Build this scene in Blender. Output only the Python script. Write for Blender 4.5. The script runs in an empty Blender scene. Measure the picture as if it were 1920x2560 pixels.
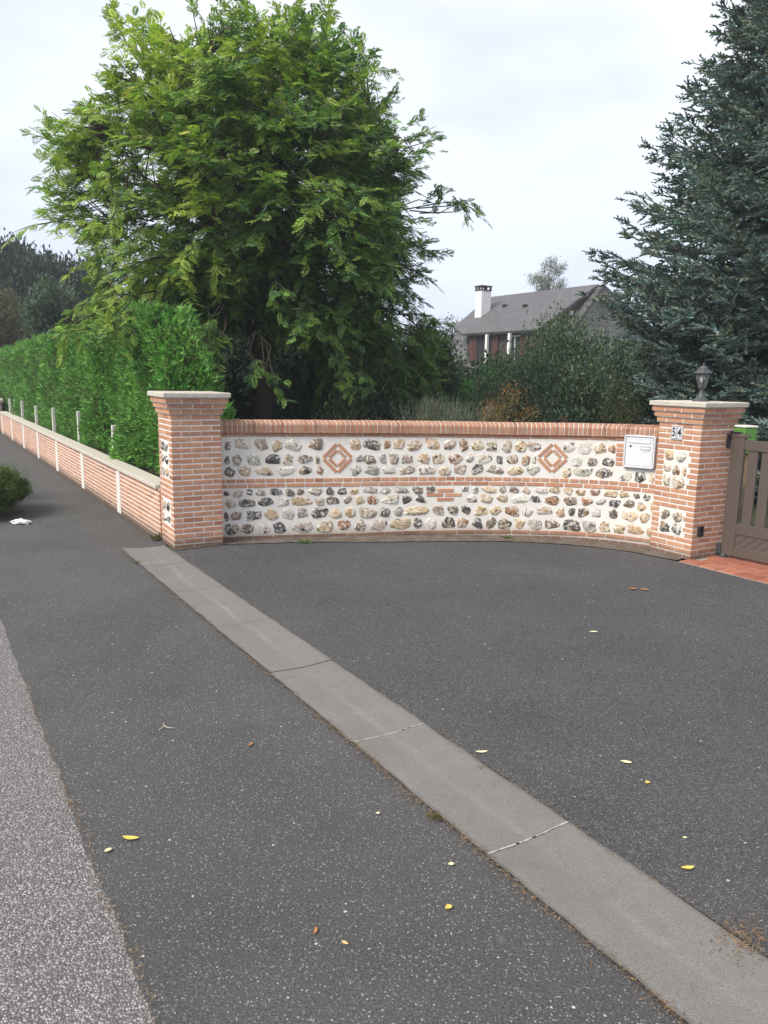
import bpy, bmesh, math, random
import numpy as np
from mathutils import Matrix, Vector
random.seed(7)
rng = np.random.default_rng(11)
R = math.radians
sc = bpy.context.scene
col = sc.collection

# ------------------------------------------------------------------ camera
F, PITCH, ROLL, EYE = 1900.0, 0.17755, 0.0182, 2.0017
fwd = np.array([0, math.cos(PITCH), -math.sin(PITCH)])
_up = np.array([0, math.sin(PITCH), math.cos(PITCH)])
_rt = np.array([1.0, 0, 0])
rt = _rt * math.cos(ROLL) + _up * math.sin(ROLL)
up = -_rt * math.sin(ROLL) + _up * math.cos(ROLL)
cam = bpy.data.cameras.new('camera')
co = bpy.data.objects.new('camera', cam)
col.objects.link(co)
m = Matrix([[rt[0], up[0], -fwd[0], 0], [rt[1], up[1], -fwd[1], 0], [rt[2], up[2], -fwd[2], EYE], [0, 0, 0, 1]])
co.matrix_world = m
cam.sensor_fit = 'VERTICAL'
cam.sensor_height = 36
cam.lens = F / 2560 * 36
cam.clip_start = .05
cam.clip_end = 2000
sc.camera = co
sc.render.resolution_x, sc.render.resolution_y = 768, 1024

# ------------------------------------------------------------------ sky and sun
SUN_EL, SUN_AZ = 45, -128         # azimuth of the sun measured from +Y towards +X
w = bpy.data.worlds.new('World')
sc.world = w
w.use_nodes = True
nt = w.node_tree
for n in list(nt.nodes): nt.nodes.remove(n)
out = nt.nodes.new('ShaderNodeOutputWorld')
sky = nt.nodes.new('ShaderNodeTexSky')
sky.sky_type = 'NISHITA'; sky.sun_disc = False
sky.sun_elevation = R(SUN_EL); sky.sun_rotation = R(SUN_AZ)
b1 = nt.nodes.new('ShaderNodeBackground'); b1.inputs[1].default_value = .10
nt.links.new(sky.outputs[0], b1.inputs[0])
tc = nt.nodes.new('ShaderNodeTexCoord')
mp = nt.nodes.new('ShaderNodeMapping'); mp.inputs['Scale'].default_value = (1.0, 1.0, 2.6)
nz = nt.nodes.new('ShaderNodeTexNoise'); nz.inputs['Scale'].default_value = 1.6; nz.inputs['Detail'].default_value = 6; nz.inputs['Roughness'].default_value = .5
nt.links.new(tc.outputs['Generated'], mp.inputs[0]); nt.links.new(mp.outputs[0], nz.inputs[0])
rp = nt.nodes.new('ShaderNodeValToRGB')
rp.color_ramp.elements[0].position = .38; rp.color_ramp.elements[0].color = (.61, .665, .79, 1)
rp.color_ramp.elements[1].position = .60; rp.color_ramp.elements[1].color = (.95, .965, 1.0, 1)
nt.links.new(nz.outputs[0], rp.inputs[0])
b2 = nt.nodes.new('ShaderNodeBackground'); b2.inputs[1].default_value = .79
spz = nt.nodes.new('ShaderNodeSeparateXYZ'); nt.links.new(tc.outputs['Generated'], spz.inputs[0])
rz_ = nt.nodes.new('ShaderNodeValToRGB'); rz_.color_ramp.elements[0].color = (.77, .83, .96, 1); rz_.color_ramp.elements[1].color = (1.0, 1.0, 1.0, 1)
rz_.color_ramp.elements[0].position = .02; rz_.color_ramp.elements[1].position = .55; nt.links.new(spz.outputs[2], rz_.inputs[0])
mm = nt.nodes.new('ShaderNodeMix'); mm.data_type = 'RGBA'; mm.blend_type = 'MULTIPLY'; mm.inputs[0].default_value = 1
nt.links.new(rp.outputs[0], mm.inputs[6]); nt.links.new(rz_.outputs[0], mm.inputs[7])
nt.links.new(mm.outputs[2], b2.inputs[0])
mx = nt.nodes.new('ShaderNodeMixShader'); mx.inputs[0].default_value = .93      # an overcast sheet with a little blue behind it
nt.links.new(b1.outputs[0], mx.inputs[1]); nt.links.new(b2.outputs[0], mx.inputs[2])
nt.links.new(mx.outputs[0], out.inputs[0])
sl = bpy.data.lights.new('sun', 'SUN'); sl.energy = 3.0; sl.angle = R(28); sl.color = (1, .95, .87)
so = bpy.data.objects.new('sun', sl); col.objects.link(so)
sd = Vector((math.sin(R(SUN_AZ)) * math.cos(R(SUN_EL)), math.cos(R(SUN_AZ)) * math.cos(R(SUN_EL)), math.sin(R(SUN_EL))))
so.rotation_euler = sd.to_track_quat('Z', 'Y').to_euler()
sc.view_settings.view_transform = 'Standard'; sc.view_settings.look = 'None'
sc.view_settings.exposure = 0.7; sc.view_settings.gamma = 1
sc.cycles.max_bounces = 6

# ------------------------------------------------------------------ helpers
def ray(px, py):
    return rt * ((px - 960) / F) - up * ((py - 1280) / F) + fwd
def at(px, py, Y):
    d = ray(px, py); return np.array([0, 0, EYE]) + d * (Y / d[1])
def gnd(px, py, z=0.0):
    d = ray(px, py); return np.array([0, 0, EYE]) + d * ((z - EYE) / d[2])
# street frame: a runs along the street away from the camera, b runs into the garden
SO = np.array([-2.379, 8.446]); SA = np.array([-.530, .848]); SB = np.array([.848, .530])
def st(a, b, z=0.0):
    p = SO + SA * a + SB * b; return (p[0], p[1], z)

def tag(o, label=None, cat=None, group=None, kind=None):
    if label: o['label'] = label
    if cat: o['category'] = cat
    if group: o['group'] = group
    if kind: o['kind'] = kind
    return o
def empty(name, loc, rz=0.0, **k):
    o = bpy.data.objects.new(name, None); col.objects.link(o)
    o.location = loc; o.rotation_euler = (0, 0, rz); o.empty_display_size = .1
    return tag(o, **k)
def link(name, me, mat, parent=None, **k):
    o = bpy.data.objects.new(name, me); col.objects.link(o)
    if mat is not None: me.materials.append(mat)
    if parent is not None:
        o.parent = parent                      # meshes are built in world coordinates
        if parent.type == 'EMPTY':
            o.matrix_parent_inverse = (Matrix.Translation(parent.location) @ parent.rotation_euler.to_matrix().to_4x4()).inverted()
    return tag(o, **k)

class MB:
    def __init__(s): s.v = []; s.f = []; s.c = []; s.sm = []
    def add(s, vs, fs, c=None, smooth=False):
        n = len(s.v); s.v.extend([tuple(map(float, p)) for p in vs]); s.f.extend([tuple(i + n for i in f) for f in fs])
        s.c.extend([c if c is not None else (1, 1, 1)] * len(vs)); s.sm.extend([smooth] * len(fs))
    def box(s, M, x0, x1, y0, y1, z0, z1, ch=0.0, c=None, jit=0.0):
        """box in local coords mapped to the world by M; chamfered when ch > 0"""
        j = lambda: random.uniform(-jit, jit)
        if ch <= 0:
            P = [(x, y, z) for z in (z0, z1) for (x, y) in ((x0, y0), (x1, y0), (x1, y1), (x0, y1))]
            s.add([M(*p) for p in P], [(0, 3, 2, 1), (4, 5, 6, 7), (0, 1, 5, 4), (1, 2, 6, 5), (2, 3, 7, 6), (3, 0, 4, 7)], c); return
        vs = []; idx = {}
        X = (x0, x1); Y = (y0, y1); Z = (z0, z1)
        for i in (0, 1):
            for jj in (0, 1):
                for k in (0, 1):
                    dx, dy, dz = (ch if i == 0 else -ch), (ch if jj == 0 else -ch), (ch if k == 0 else -ch)
                    jx, jy, jz = j(), j(), j()
                    for ax in range(3):
                        p = [X[i] + (0 if ax == 0 else dx) + jx, Y[jj] + (0 if ax == 1 else dy) + jy * .5, Z[k] + (0 if ax == 2 else dz) + jz]
                        idx[(i, jj, k, ax)] = len(vs); vs.append(M(*p))
        fs = []
        q = [(0, 0), (1, 0), (1, 1), (0, 1)]
        for i in (0, 1):
            a = [idx[(i, u, v, 0)] for u, v in q]; fs.append(a if i else a[::-1])
            a = [idx[(u, i, v, 1)] for u, v in q]; fs.append(a[::-1] if i else a)
            a = [idx[(u, v, i, 2)] for u, v in q]; fs.append(a if i else a[::-1])
        for i in (0, 1):
            for k in (0, 1):
                fs.append([idx[(i, k, 0, 0)], idx[(i, k, 1, 0)], idx[(i, k, 1, 1)], idx[(i, k, 0, 1)]])
                fs.append([idx[(i, 0, k, 0)], idx[(i, 1, k, 0)], idx[(i, 1, k, 2)], idx[(i, 0, k, 2)]])
                fs.append([idx[(0, i, k, 1)], idx[(1, i, k, 1)], idx[(1, i, k, 2)], idx[(0, i, k, 2)]])
        for i in (0, 1):
            for jj in (0, 1):
                for k in (0, 1): fs.append([idx[(i, jj, k, 0)], idx[(i, jj, k, 1)], idx[(i, jj, k, 2)]])
        s.add(vs, fs, c)
    def tube(s, pts, rad, n=6, c=None, cap=True, smooth=True):
        pts = [np.array(p, float) for p in pts]; m_ = len(pts)
        if np.isscalar(rad): rad = [rad] * m_
        vs = []; 
        t0 = pts[1] - pts[0]; ref = np.array([0, 0, 1.0]) if abs(t0[2]) < .8 * np.linalg.norm(t0) else np.array([1.0, 0, 0])
        for i in range(m_):
            t = pts[min(i + 1, m_ - 1)] - pts[max(i - 1, 0)]; t = t / (np.linalg.norm(t) + 1e-9)
            x = np.cross(t, ref); x /= np.linalg.norm(x) + 1e-9; y = np.cross(t, x)
            for k in range(n):
                a = 2 * math.pi * k / n; vs.append(pts[i] + (x * math.cos(a) + y * math.sin(a)) * rad[i])
        fs = [(i * n + k, i * n + (k + 1) % n, (i + 1) * n + (k + 1) % n, (i + 1) * n + k) for i in range(m_ - 1) for k in range(n)]
        if cap: fs += [tuple(range(n))[::-1], tuple((m_ - 1) * n + k for k in range(n))]
        s.add(vs, fs, c, smooth)
    def lathe(s, ctr, prof, n=20, c=None, ph=0.0, smooth=True):
        vs = []; 
        for r_, z in prof:
            for k in range(n):
                a = 2 * math.pi * k / n + ph; vs.append((ctr[0] + r_ * math.cos(a), ctr[1] + r_ * math.sin(a), ctr[2] + z))
        m_ = len(prof)
        fs = [(i * n + k, i * n + (k + 1) % n, (i + 1) * n + (k + 1) % n, (i + 1) * n + k) for i in range(m_ - 1) for k in range(n)]
        fs += [tuple(range(n))[::-1], tuple((m_ - 1) * n + k for k in range(n))]
        s.add(vs, fs, c, smooth)
    def mesh(s, name):
        me = bpy.data.meshes.new(name); me.from_pydata(s.v, [], s.f)
        ca = me.color_attributes.new('Col', 'FLOAT_COLOR', 'POINT')
        a = np.ones((len(s.v), 4), 'f'); a[:, :3] = np.array(s.c, 'f').reshape(-1, 3); ca.data.foreach_set('color', a.ravel())
        me.polygons.foreach_set('use_smooth', s.sm); me.validate(); me.update()
        bm = bmesh.new(); bm.from_mesh(me); bmesh.ops.recalc_face_normals(bm, faces=bm.faces); bm.to_mesh(me); bm.free()
        return me
    def build(s, name, mat, parent=None, **k): return link(name, s.mesh(name), mat, parent, **k)
ID = lambda x, y, z: (x, y, z)
def npmesh(name, V, Fq, C=None, smooth=False):
    """V (n,3); Fq (m,k) faces all with k corners; C (n,3) colours"""
    me = bpy.data.meshes.new(name); V = np.asarray(V, 'f'); Fq = np.asarray(Fq, 'i'); m_, k = Fq.shape
    me.vertices.add(len(V)); me.vertices.foreach_set('co', V.ravel())
    me.loops.add(m_ * k); me.loops.foreach_set('vertex_index', Fq.ravel())
    me.polygons.add(m_); me.polygons.foreach_set('loop_start', np.arange(m_, dtype='i') * k)
    me.polygons.foreach_set('use_smooth', np.full(m_, smooth))
    if C is not None:
        ca = me.color_attributes.new('Col', 'FLOAT_COLOR', 'POINT')
        a = np.ones((len(V), 4), 'f'); a[:, :3] = C; ca.data.foreach_set('color', a.ravel())
    me.update(calc_edges=True); return me
def unit(a): return a / (np.linalg.norm(a, axis=-1, keepdims=True) + 1e-9)
def leafverts(P, D, N, L, W, belly=.5):
    """rhombic leaf blades: P base, D direction, N approx normal, L length, W width"""
    S = unit(np.cross(D, N)); L = np.asarray(L).reshape(-1, 1); W = np.asarray(W).reshape(-1, 1)
    N2 = unit(np.cross(S, D))
    V = np.stack([P, P + D * L * belly + S * W * .5 - N2 * W * .12, P + D * L, P + D * L * belly - S * W * .5 - N2 * W * .12], 1)
    return V.reshape(-1, 3)
def leafmesh(name, V, Cl):
    n = len(V) // 4; return npmesh(name, V, np.arange(n * 4).reshape(-1, 4), np.repeat(Cl, 4, axis=0))
def rdir(n, upb=0.0):
    d = rng.normal(size=(n, 3)); d[:, 2] += upb; return unit(d)

# ------------------------------------------------------------------ materials
def newmat(name):
    m_ = bpy.data.materials.new(name); m_.use_nodes = True; t = m_.node_tree
    return m_, t, t.nodes['Principled BSDF'], t.nodes['Material Output']
class T:
    def __init__(s, t): s.t = t
    def n(s, typ, **k):
        nd = s.t.nodes.new(typ)
        for a, b in k.items():
            if a.startswith('i_'): nd.inputs[a[2:].replace('_', ' ')].default_value = b
            else: setattr(nd, a, b)
        return nd
    def l(s, a, b): s.t.links.new(a, b)
    def coord(s, scale=(1, 1, 1), which='Object'):
        tc = s.n('ShaderNodeTexCoord'); mp = s.n('ShaderNodeMapping'); mp.inputs['Scale'].default_value = scale
        s.l(tc.outputs[which], mp.inputs[0]); return mp.outputs[0]
    def noise(s, vec, scale, detail=4, rough=.55, dist=0.0):
        nd = s.n('ShaderNodeTexNoise'); nd.inputs['Scale'].default_value = scale; nd.inputs['Detail'].default_value = detail
        nd.inputs['Roughness'].default_value = rough; nd.inputs['Distortion'].default_value = dist; s.l(vec, nd.inputs['Vector']); return nd.outputs[0]
    def vor(s, vec, scale, out='Distance', feature='F1'):
        nd = s.n('ShaderNodeTexVoronoi', feature=feature); nd.inputs['Scale'].default_value = scale; s.l(vec, nd.inputs['Vector']); return nd.outputs[out]
    def ramp(s, fac, *st_, interp='LINEAR'):
        nd = s.n('ShaderNodeValToRGB'); cr = nd.color_ramp; cr.interpolation = interp
        while len(cr.elements) < len(st_): cr.elements.new(.5)
        for e, (p, c) in zip(cr.elements, st_):
            e.position = p; e.color = (c, c, c, 1) if np.isscalar(c) else (*c, 1)
        s.l(fac, nd.inputs[0]); return nd.outputs[0]
    def mix(s, fac, a, b, mode='MIX'):
        nd = s.n('ShaderNodeMix', data_type='RGBA', blend_type=mode)
        for k, x in ((0, fac), (6, a), (7, b)):
            if hasattr(x, 'links') or hasattr(x, 'is_linked'): s.l(x, nd.inputs[k])
            elif k == 0: nd.inputs[0].default_value = x
            else: nd.inputs[k].default_value = (x, x, x, 1) if np.isscalar(x) else (*x, 1)
        return nd.outputs[2]
    def math(s, op, a, b=0.0):
        nd = s.n('ShaderNodeMath', operation=op)
        for k, x in ((0, a), (1, b)):
            if hasattr(x, 'is_linked'): s.l(x, nd.inputs[k])
            else: nd.inputs[k].default_value = x
        return nd.outputs[0]
    def bump(s, h, strength=.5, dist=.01):
        nd = s.n('ShaderNodeBump'); nd.inputs['Strength'].default_value = strength; nd.inputs['Distance'].default_value = dist
        s.l(h, nd.inputs['Height']); return nd.outputs[0]

def mat_plain(name, c, rough=.6, metal=0.0, nscale=30, amt=.15, bump=.2, spec=.5):
    m_, t, p, o = newmat(name); k = T(t); v = k.coord()
    n1 = k.noise(v, nscale, 5); n2 = k.noise(v, nscale * .12, 3)
    c = np.array(c); base = k.mix(n1, tuple(c * (1 - amt)), tuple(c * (1 + amt)))
    base = k.mix(k.math('MULTIPLY', n2, .5), base, tuple(c * (1 - amt * .8)))
    if name == 'grey_concrete': base = k.mix(k.ramp(k.noise(v, 6, 6, .75, .6), (.45, 0), (.6, .8)), base, (.075, .055, .038)); base = k.mix(k.ramp(k.noise(v, 17, 4, .7), (.6, 0), (.68, .6)), base, (.24, .12, .06))
    k.l(base, p.inputs['Base Color']); p.inputs['Roughness'].default_value = rough; p.inputs['Metallic'].default_value = metal
    p.inputs['Specular IOR Level'].default_value = spec
    if bump: k.l(k.bump(n1, bump, .004), p.inputs['Normal'])
    return m_
def mat_brick(name='brick', dirty=True, tone=(1, 1, 1)):
    m_, t, p, o = newmat(name); k = T(t); v = k.coord()
    g = k.n('ShaderNodeNewGeometry')
    rr = g.outputs['Random Per Island']
    base = k.ramp(rr, (0, (.33, .155, .095)), (.12, (.44, .22, .13)), (.3, (.53, .275, .158)), (.5, (.46, .23, .145)), (.7, (.56, .32, .19)), (.85, (.45, .225, .135)), (.93, (.50, .31, .20)), (1, (.36, .20, .145)))
    n1 = k.noise(v, 38, 6, .7); n2 = k.noise(v, 7, 3)
    base = k.mix(k.ramp(n1, (.35, 0), (.75, .5)), base, (.33, .15, .105))
    base = k.mix(k.ramp(k.noise(v, 16, 4, .7, .8), (.52, 0), (.8, .6)), base, (.62, .48, .38))
    if dirty:
        sp = k.n('ShaderNodeSeparateXYZ'); tc = k.n('ShaderNodeNewGeometry'); k.l(tc.outputs['Position'], sp.inputs[0])
        zz = k.math('ADD', sp.outputs[2], k.math('MULTIPLY', n2, .10))
        base = k.mix(k.ramp(zz, (.085, .8), (.19, 0)), base, (.10, .075, .06))
    if tone != (1, 1, 1): base = k.mix(1.0, base, tone, 'MULTIPLY')
    k.l(base, p.inputs['Base Color']); p.inputs['Roughness'].default_value = .88; p.inputs['Specular IOR Level'].default_value = .25
    k.l(k.bump(n1, .55, .004), p.inputs['Normal']); return m_
def mat_mortar(name, c=(.76, .73, .69)):
    m_, t, p, o = newmat(name); k = T(t); v = k.coord()
    n1 = k.noise(v, 60, 6, .65); n2 = k.noise(v, 5, 4)
    c = np.array(c); base = k.mix(k.ramp(n2, (.3, 0), (.7, 1)), tuple(c), tuple(c * np.array([.90, .885, .87])))
    base = k.mix(k.ramp(n1, (.3, .35), (.6, 0)), base, tuple(c * .65))
    tc = k.n('ShaderNodeNewGeometry'); sp = k.n('ShaderNodeSeparateXYZ'); k.l(tc.outputs['Position'], sp.inputs[0])
    zz = k.math('ADD', sp.outputs[2], k.math('MULTIPLY', n2, .12))
    base = k.mix(k.ramp(zz, (.07, .8), (.24, 0)), base, (.24, .205, .165))
    k.l(base, p.inputs['Base Color']); p.inputs['Roughness'].default_value = .9; p.inputs['Specular IOR Level'].default_value = .2
    h = k.mix(.5, n1, k.noise(v, 14, 4))
    k.l(k.bump(h, .7, .01), p.inputs['Normal']); return m_
def mat_flint():
    m_, t, p, o = newmat('flint'); k = T(t); v = k.coord()
    at_ = k.n('ShaderNodeAttribute', attribute_name='Col')
    n1 = k.noise(v, 9.5, 4, .55, 2.2); n2 = k.noise(v, 14, 3, .5, 1.6); n3 = k.noise(v, 7, 3, .6, .8); n4 = k.noise(v, 90, 4)
    c = k.mix(k.ramp(n1, (.53, 0), (.57, .95)), at_.outputs['Color'], k.mix(.65, at_.outputs['Color'], (.78, .72, .62)))
    c = k.mix(k.ramp(n2, (.60, 0), (.625, .9)), c, (.028, .025, .027))
    c = k.mix(k.ramp(n3, (.56, 0), (.66, .6)), c, (.46, .29, .13))
    c = k.mix(k.ramp(n2, (.36, .75), (.40, 0)), c, (.82, .80, .76))
    c = k.mix(k.ramp(n4, (.4, .2), (.6, 0)), c, (.12, .10, .085))
    k.l(c, p.inputs['Base Color']); p.inputs['Roughness'].default_value = .3; p.inputs['Specular IOR Level'].default_value = .6
    k.l(k.bump(k.mix(.4, n1, n4), .9, .016), p.inputs['Normal']); return m_
def mat_leaf(name, rough=.5, trans=.3, spec=.35):
    m_, t, p, o = newmat(name); k = T(t)
    at_ = k.n('ShaderNodeAttribute', attribute_name='Col')
    k.l(at_.outputs['Color'], p.inputs['Base Color']); p.inputs['Roughness'].default_value = rough; p.inputs['Specular IOR Level'].default_value = spec
    tr = k.n('ShaderNodeBsdfTranslucent'); k.l(k.mix(1.0, at_.outputs['Color'], (1.0, 1.15, .55), 'MULTIPLY'), tr.inputs[0])
    ms = k.n('ShaderNodeMixShader'); ms.inputs[0].default_value = trans
    k.l(p.outputs[0], ms.inputs[1]); k.l(tr.outputs[0], ms.inputs[2]); k.l(ms.outputs[0], o.inputs[0]); return m_
def mat_asphalt(name, base=(.049, .0485, .0505), cells=120, lightfrac=.10, tint=(.36, .35, .34)):
    m_, t, p, o = newmat(name); k = T(t); v = k.coord()
    base = np.array(base)
    n0 = k.noise(v, .9, 5, .6); n1 = k.noise(v, 260, 3, .7); n2 = k.noise(v, 4.5, 4)
    c = k.mix(k.ramp(n0, (.35, 0), (.65, 1)), tuple(base * .80), tuple(base * 1.34))
    c = k.mix(k.ramp(k.noise(v, .35, 4, .6, .6), (.45, 0), (.7, .45)), c, (.13, .125, .12))
    c = k.mix(k.ramp(n1, (.3, 0), (.7, 1)), k.mix(.5, c, tuple(base * .35)), k.mix(.35, c, tuple(base * 2.2)))
    gr = k.noise(v, 95, 3, .75); c = k.mix(k.ramp(gr, (.36, .6), (.5, 0)), c, tuple(base * .42)); c = k.mix(k.ramp(gr, (.52, 0), (.68, .55)), c, tuple(base * 2.6))
    # aggregate showing through: cells picked at random, each with its own grey
    vo = k.n('ShaderNodeTexVoronoi'); vo.inputs['Scale'].default_value = cells; k.l(v, vo.inputs['Vector'])
    sp = k.n('ShaderNodeSeparateColor'); k.l(vo.outputs['Color'], sp.inputs[0])
    pick = k.math('GREATER_THAN', sp.outputs[0], 1 - lightfrac * 1.7)
    near = k.math('LESS_THAN', vo.outputs['Distance'], .42)
    f_ = k.math('MULTIPLY', k.math('MULTIPLY', pick, near), k.ramp(sp.outputs[1], (0, .22), (.75, .5), (.95, .95), (1, 1)))
    c = k.mix(f_, c, tint)
    vo2 = k.n('ShaderNodeTexVoronoi'); vo2.inputs['Scale'].default_value = 42; k.l(v, vo2.inputs['Vector'])
    sp2 = k.n('ShaderNodeSeparateColor'); k.l(vo2.outputs['Color'], sp2.inputs[0])
    wob = k.math('ADD', vo2.outputs['Distance'], k.math('MULTIPLY', k.math('SUBTRACT', k.noise(v, 190, 2), .5), .5))
    f2 = k.math('MULTIPLY', k.math('MULTIPLY', k.math('GREATER_THAN', sp2.outputs[0], .972), k.math('LESS_THAN', wob, k.math('MULTIPLY', sp2.outputs[1], .27))), .85)
    c = k.mix(f2, c, (.55, .54, .52))
    vo3 = k.n('ShaderNodeTexVoronoi'); vo3.inputs['Scale'].default_value = 11; k.l(v, vo3.inputs['Vector'])
    sp3 = k.n('ShaderNodeSeparateColor'); k.l(vo3.outputs['Color'], sp3.inputs[0])
    wob3 = k.math('ADD', vo3.outputs['Distance'], k.math('MULTIPLY', k.math('SUBTRACT', k.noise(v, 38, 4, .7), .5), .7))
    f3 = k.math('MULTIPLY', k.math('MULTIPLY', k.math('GREATER_THAN', sp3.outputs[0], .95), k.ramp(wob3, (.05, 1), (.2, 0))), k.ramp(n1, (.4, 0), (.65, .5)))
    c = k.mix(f3, c, (.30, .29, .28))
    k.l(c, p.inputs['Base Color']); p.inputs['Roughness'].default_value = .82; p.inputs['Specular IOR Level'].default_value = .35
    h = k.mix(.5, n1, k.ramp(vo.outputs['Distance'], (0, 1), (.6, 0)))
    k.l(k.bump(h, .8, .006), p.inputs['Normal']); return m_
def mat_road():
    m_, t, p, o = newmat('worn_road_asphalt'); k = T(t); v = k.coord()
    vo = k.n('ShaderNodeTexVoronoi'); vo.inputs['Scale'].default_value = 105; k.l(v, vo.inputs['Vector'])
    sp = k.n('ShaderNodeSeparateColor'); k.l(vo.outputs['Color'], sp.inputs[0])
    c = k.ramp(sp.outputs[0], (0, (.13, .12, .118)), (.4, (.22, .205, .20)), (.75, (.31, .295, .285)), (1, (.50, .48, .465)))
    c = k.mix(k.ramp(vo.outputs['Distance'], (.38, 0), (.62, .85)), c, (.055, .05, .048))
    n0 = k.noise(v, 1.3, 5); c = k.mix(k.ramp(n0, (.35, .35), (.65, 0)), c, (.15, .135, .13))
    k.l(c, p.inputs['Base Color']); p.inputs['Roughness'].default_value = .8
    k.l(k.bump(k.ramp(vo.outputs['Distance'], (0, 1), (.6, 0)), 1.0, .006), p.inputs['Normal']); return m_
def mat_gutter():
    m_, t, p, o = newmat('gutter_concrete'); k = T(t); v = k.coord()
    n1 = k.noise(v, 230, 4, .7); n0 = k.noise(v, 2.2, 5, .6)
    c = k.mix(k.ramp(n1, (.3, 0), (.7, 1)), (.052, .049, .046), (.265, .25, .235))
    c = k.mix(k.ramp(n0, (.35, .55), (.7, 0)), c, (.12, .112, .102))
    c = k.mix(k.ramp(k.noise(v, 11, 6, .75, .5), (.5, 0), (.7, .4)), c, (.085, .077, .066))
    c = k.mix(k.ramp(k.noise(v, 620, 2), (.55, 0), (.72, .7)), c, (.42, .40, .38))
    edg = k.n('ShaderNodeAttribute', attribute_name='Col'); s9 = k.n('ShaderNodeSeparateColor'); k.l(edg.outputs['Color'], s9.inputs[0])
    ed_ = k.math('ADD', k.math('ABSOLUTE', k.math('SUBTRACT', s9.outputs[0], .5)), k.math('MULTIPLY', k.noise(v, 9, 4), .10))
    c = k.mix(k.ramp(ed_, (.50, 0), (.56, .7)), c, (.07, .062, .05))
    # pale silt line left along the middle of the channel
    uv = k.n('ShaderNodeAttribute', attribute_name='Col'); s2 = k.n('ShaderNodeSeparateColor'); k.l(uv.outputs['Color'], s2.inputs[0])
    wv = k.math('ADD', s2.outputs[0], k.math('MULTIPLY', k.math('SUBTRACT', k.noise(v, 1.6, 3), .5), .35))
    f_ = k.math('MULTIPLY', k.math('MULTIPLY', k.ramp(wv, (.42, 0), (.50, 1), (.58, 0)), k.ramp(k.noise(v, .9, 3), (.42, 0), (.62, .25))), k.ramp(k.noise(v, 60, 3), (.35, .3), (.6, 1)))
    c = k.mix(f_, c, (.40, .38, .35))
    k.l(c, p.inputs['Base Color']); p.inputs['Roughness'].default_value = .85
    k.l(k.bump(n1, .6, .004), p.inputs['Normal']); return m_

M = {}
M['brick'] = mat_brick(); M['mortar'] = mat_mortar('lime_mortar'); M['mortar2'] = mat_mortar('rendered_mortar', (.76, .735, .69))
M['flint'] = mat_flint()
M['copbrick'] = mat_brick('coping_brick', False, (.80, .79, .83))
M['copmortar'] = mat_plain('coping_mortar', (.68, .61, .53), .9)
M['capstone'] = mat_plain('cap_stone', (.52, .48, .41), .85, nscale=45, amt=.22, bump=.5, spec=.2)
M['whiteconc'] = mat_plain('white_concrete', (.66, .64, .59), .85, nscale=60, amt=.14, bump=.4, spec=.2)
M['conc'] = mat_plain('grey_concrete', (.155, .13, .11), .88, nscale=90, amt=.3, bump=.5, spec=.2)
M['asphalt'] = mat_asphalt('driveway_asphalt', cells=150, lightfrac=.13)
M['pave'] = mat_asphalt('pavement_asphalt', base=(.059, .057, .056), cells=120, lightfrac=.10)
M['road'] = mat_road(); M['gutter'] = mat_gutter()
M['leaf'] = mat_leaf('leaf'); M['needle'] = mat_leaf('needle', .7, .15, .08); M['hedge'] = mat_leaf('hedge_leaf', .55, .22, .3)
M['bark'] = mat_plain('bark', (.085, .062, .05), .9, nscale=40, amt=.4, bump=1.0, spec=.1)
M['twig'] = mat_plain('twig', (.07, .05, .038), .9, spec=.1)  # weed stalks, and the light-blocking core added inside the hedges
M['black'] = mat_plain('black_plastic', (.018, .018, .02), .45)
M['lampgrey'] = mat_plain('lantern_metal', (.055, .058, .062), .5, nscale=80, amt=.15, bump=.1)
M['gate'] = mat_plain('gate_paint', (.092, .072, .060), .45, nscale=25, amt=.06, bump=.05)
M['white'] = mat_plain('white_enamel', (.64, .65, .66), .35, amt=.02, bump=.0)
M['digit'] = mat_plain('digit_black', (.012, .012, .014), .5, amt=.05, bump=0)
M['seam'] = mat_plain('seam', (.09, .09, .10), .6, bump=0)
M['slate'] = None

# ------------------------------------------------------------------ the ground
def sheet(name, pts, z, mat, **k):
    b = MB(); b.add([(p[0], p[1], z) for p in pts], [tuple(range(len(pts)))]); return b.build(name, mat, kind='structure', **k)
def mat_ground():
    m_, t, p, o = newmat('garden_earth_and_grass'); k = T(t); v = k.coord()
    n0 = k.noise(v, .7, 5); n1 = k.noise(v, 30, 4)
    c = k.mix(k.ramp(n0, (.4, 0), (.6, 1)), (.045, .075, .022), (.075, .085, .03)); c = k.mix(k.ramp(n1, (.4, .5), (.7, 0)), c, (.035, .04, .018))
    k.l(c, p.inputs['Base Color']); p.inputs['Roughness'].default_value = .95; k.l(k.bump(n1, 1, .03), p.inputs['Normal']); return m_
sheet('ground', [(-300, -300), (300, -300), (300, 300), (-300, 300)], -.012, mat_ground())
sheet('road', [st(-14, -1.94), st(-14, -8), st(60, -8), st(60, -1.94)], -.004, M['road'])
# pavement, with a slightly ragged edge towards the road
pe = [st(a, -1.955 + .004 * math.sin(a * 5.1) + random.uniform(-.008, .008)) for a in np.arange(-14, 2.4, .07)]
sheet('pavement', pe + [st(2.5, -1.9), st(5.2, -1.45), st(60, -1.45), st(60, .02), st(.3, .02), st(.3, -.03), st(-14, -.03)], 0, M['pave'])

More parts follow.
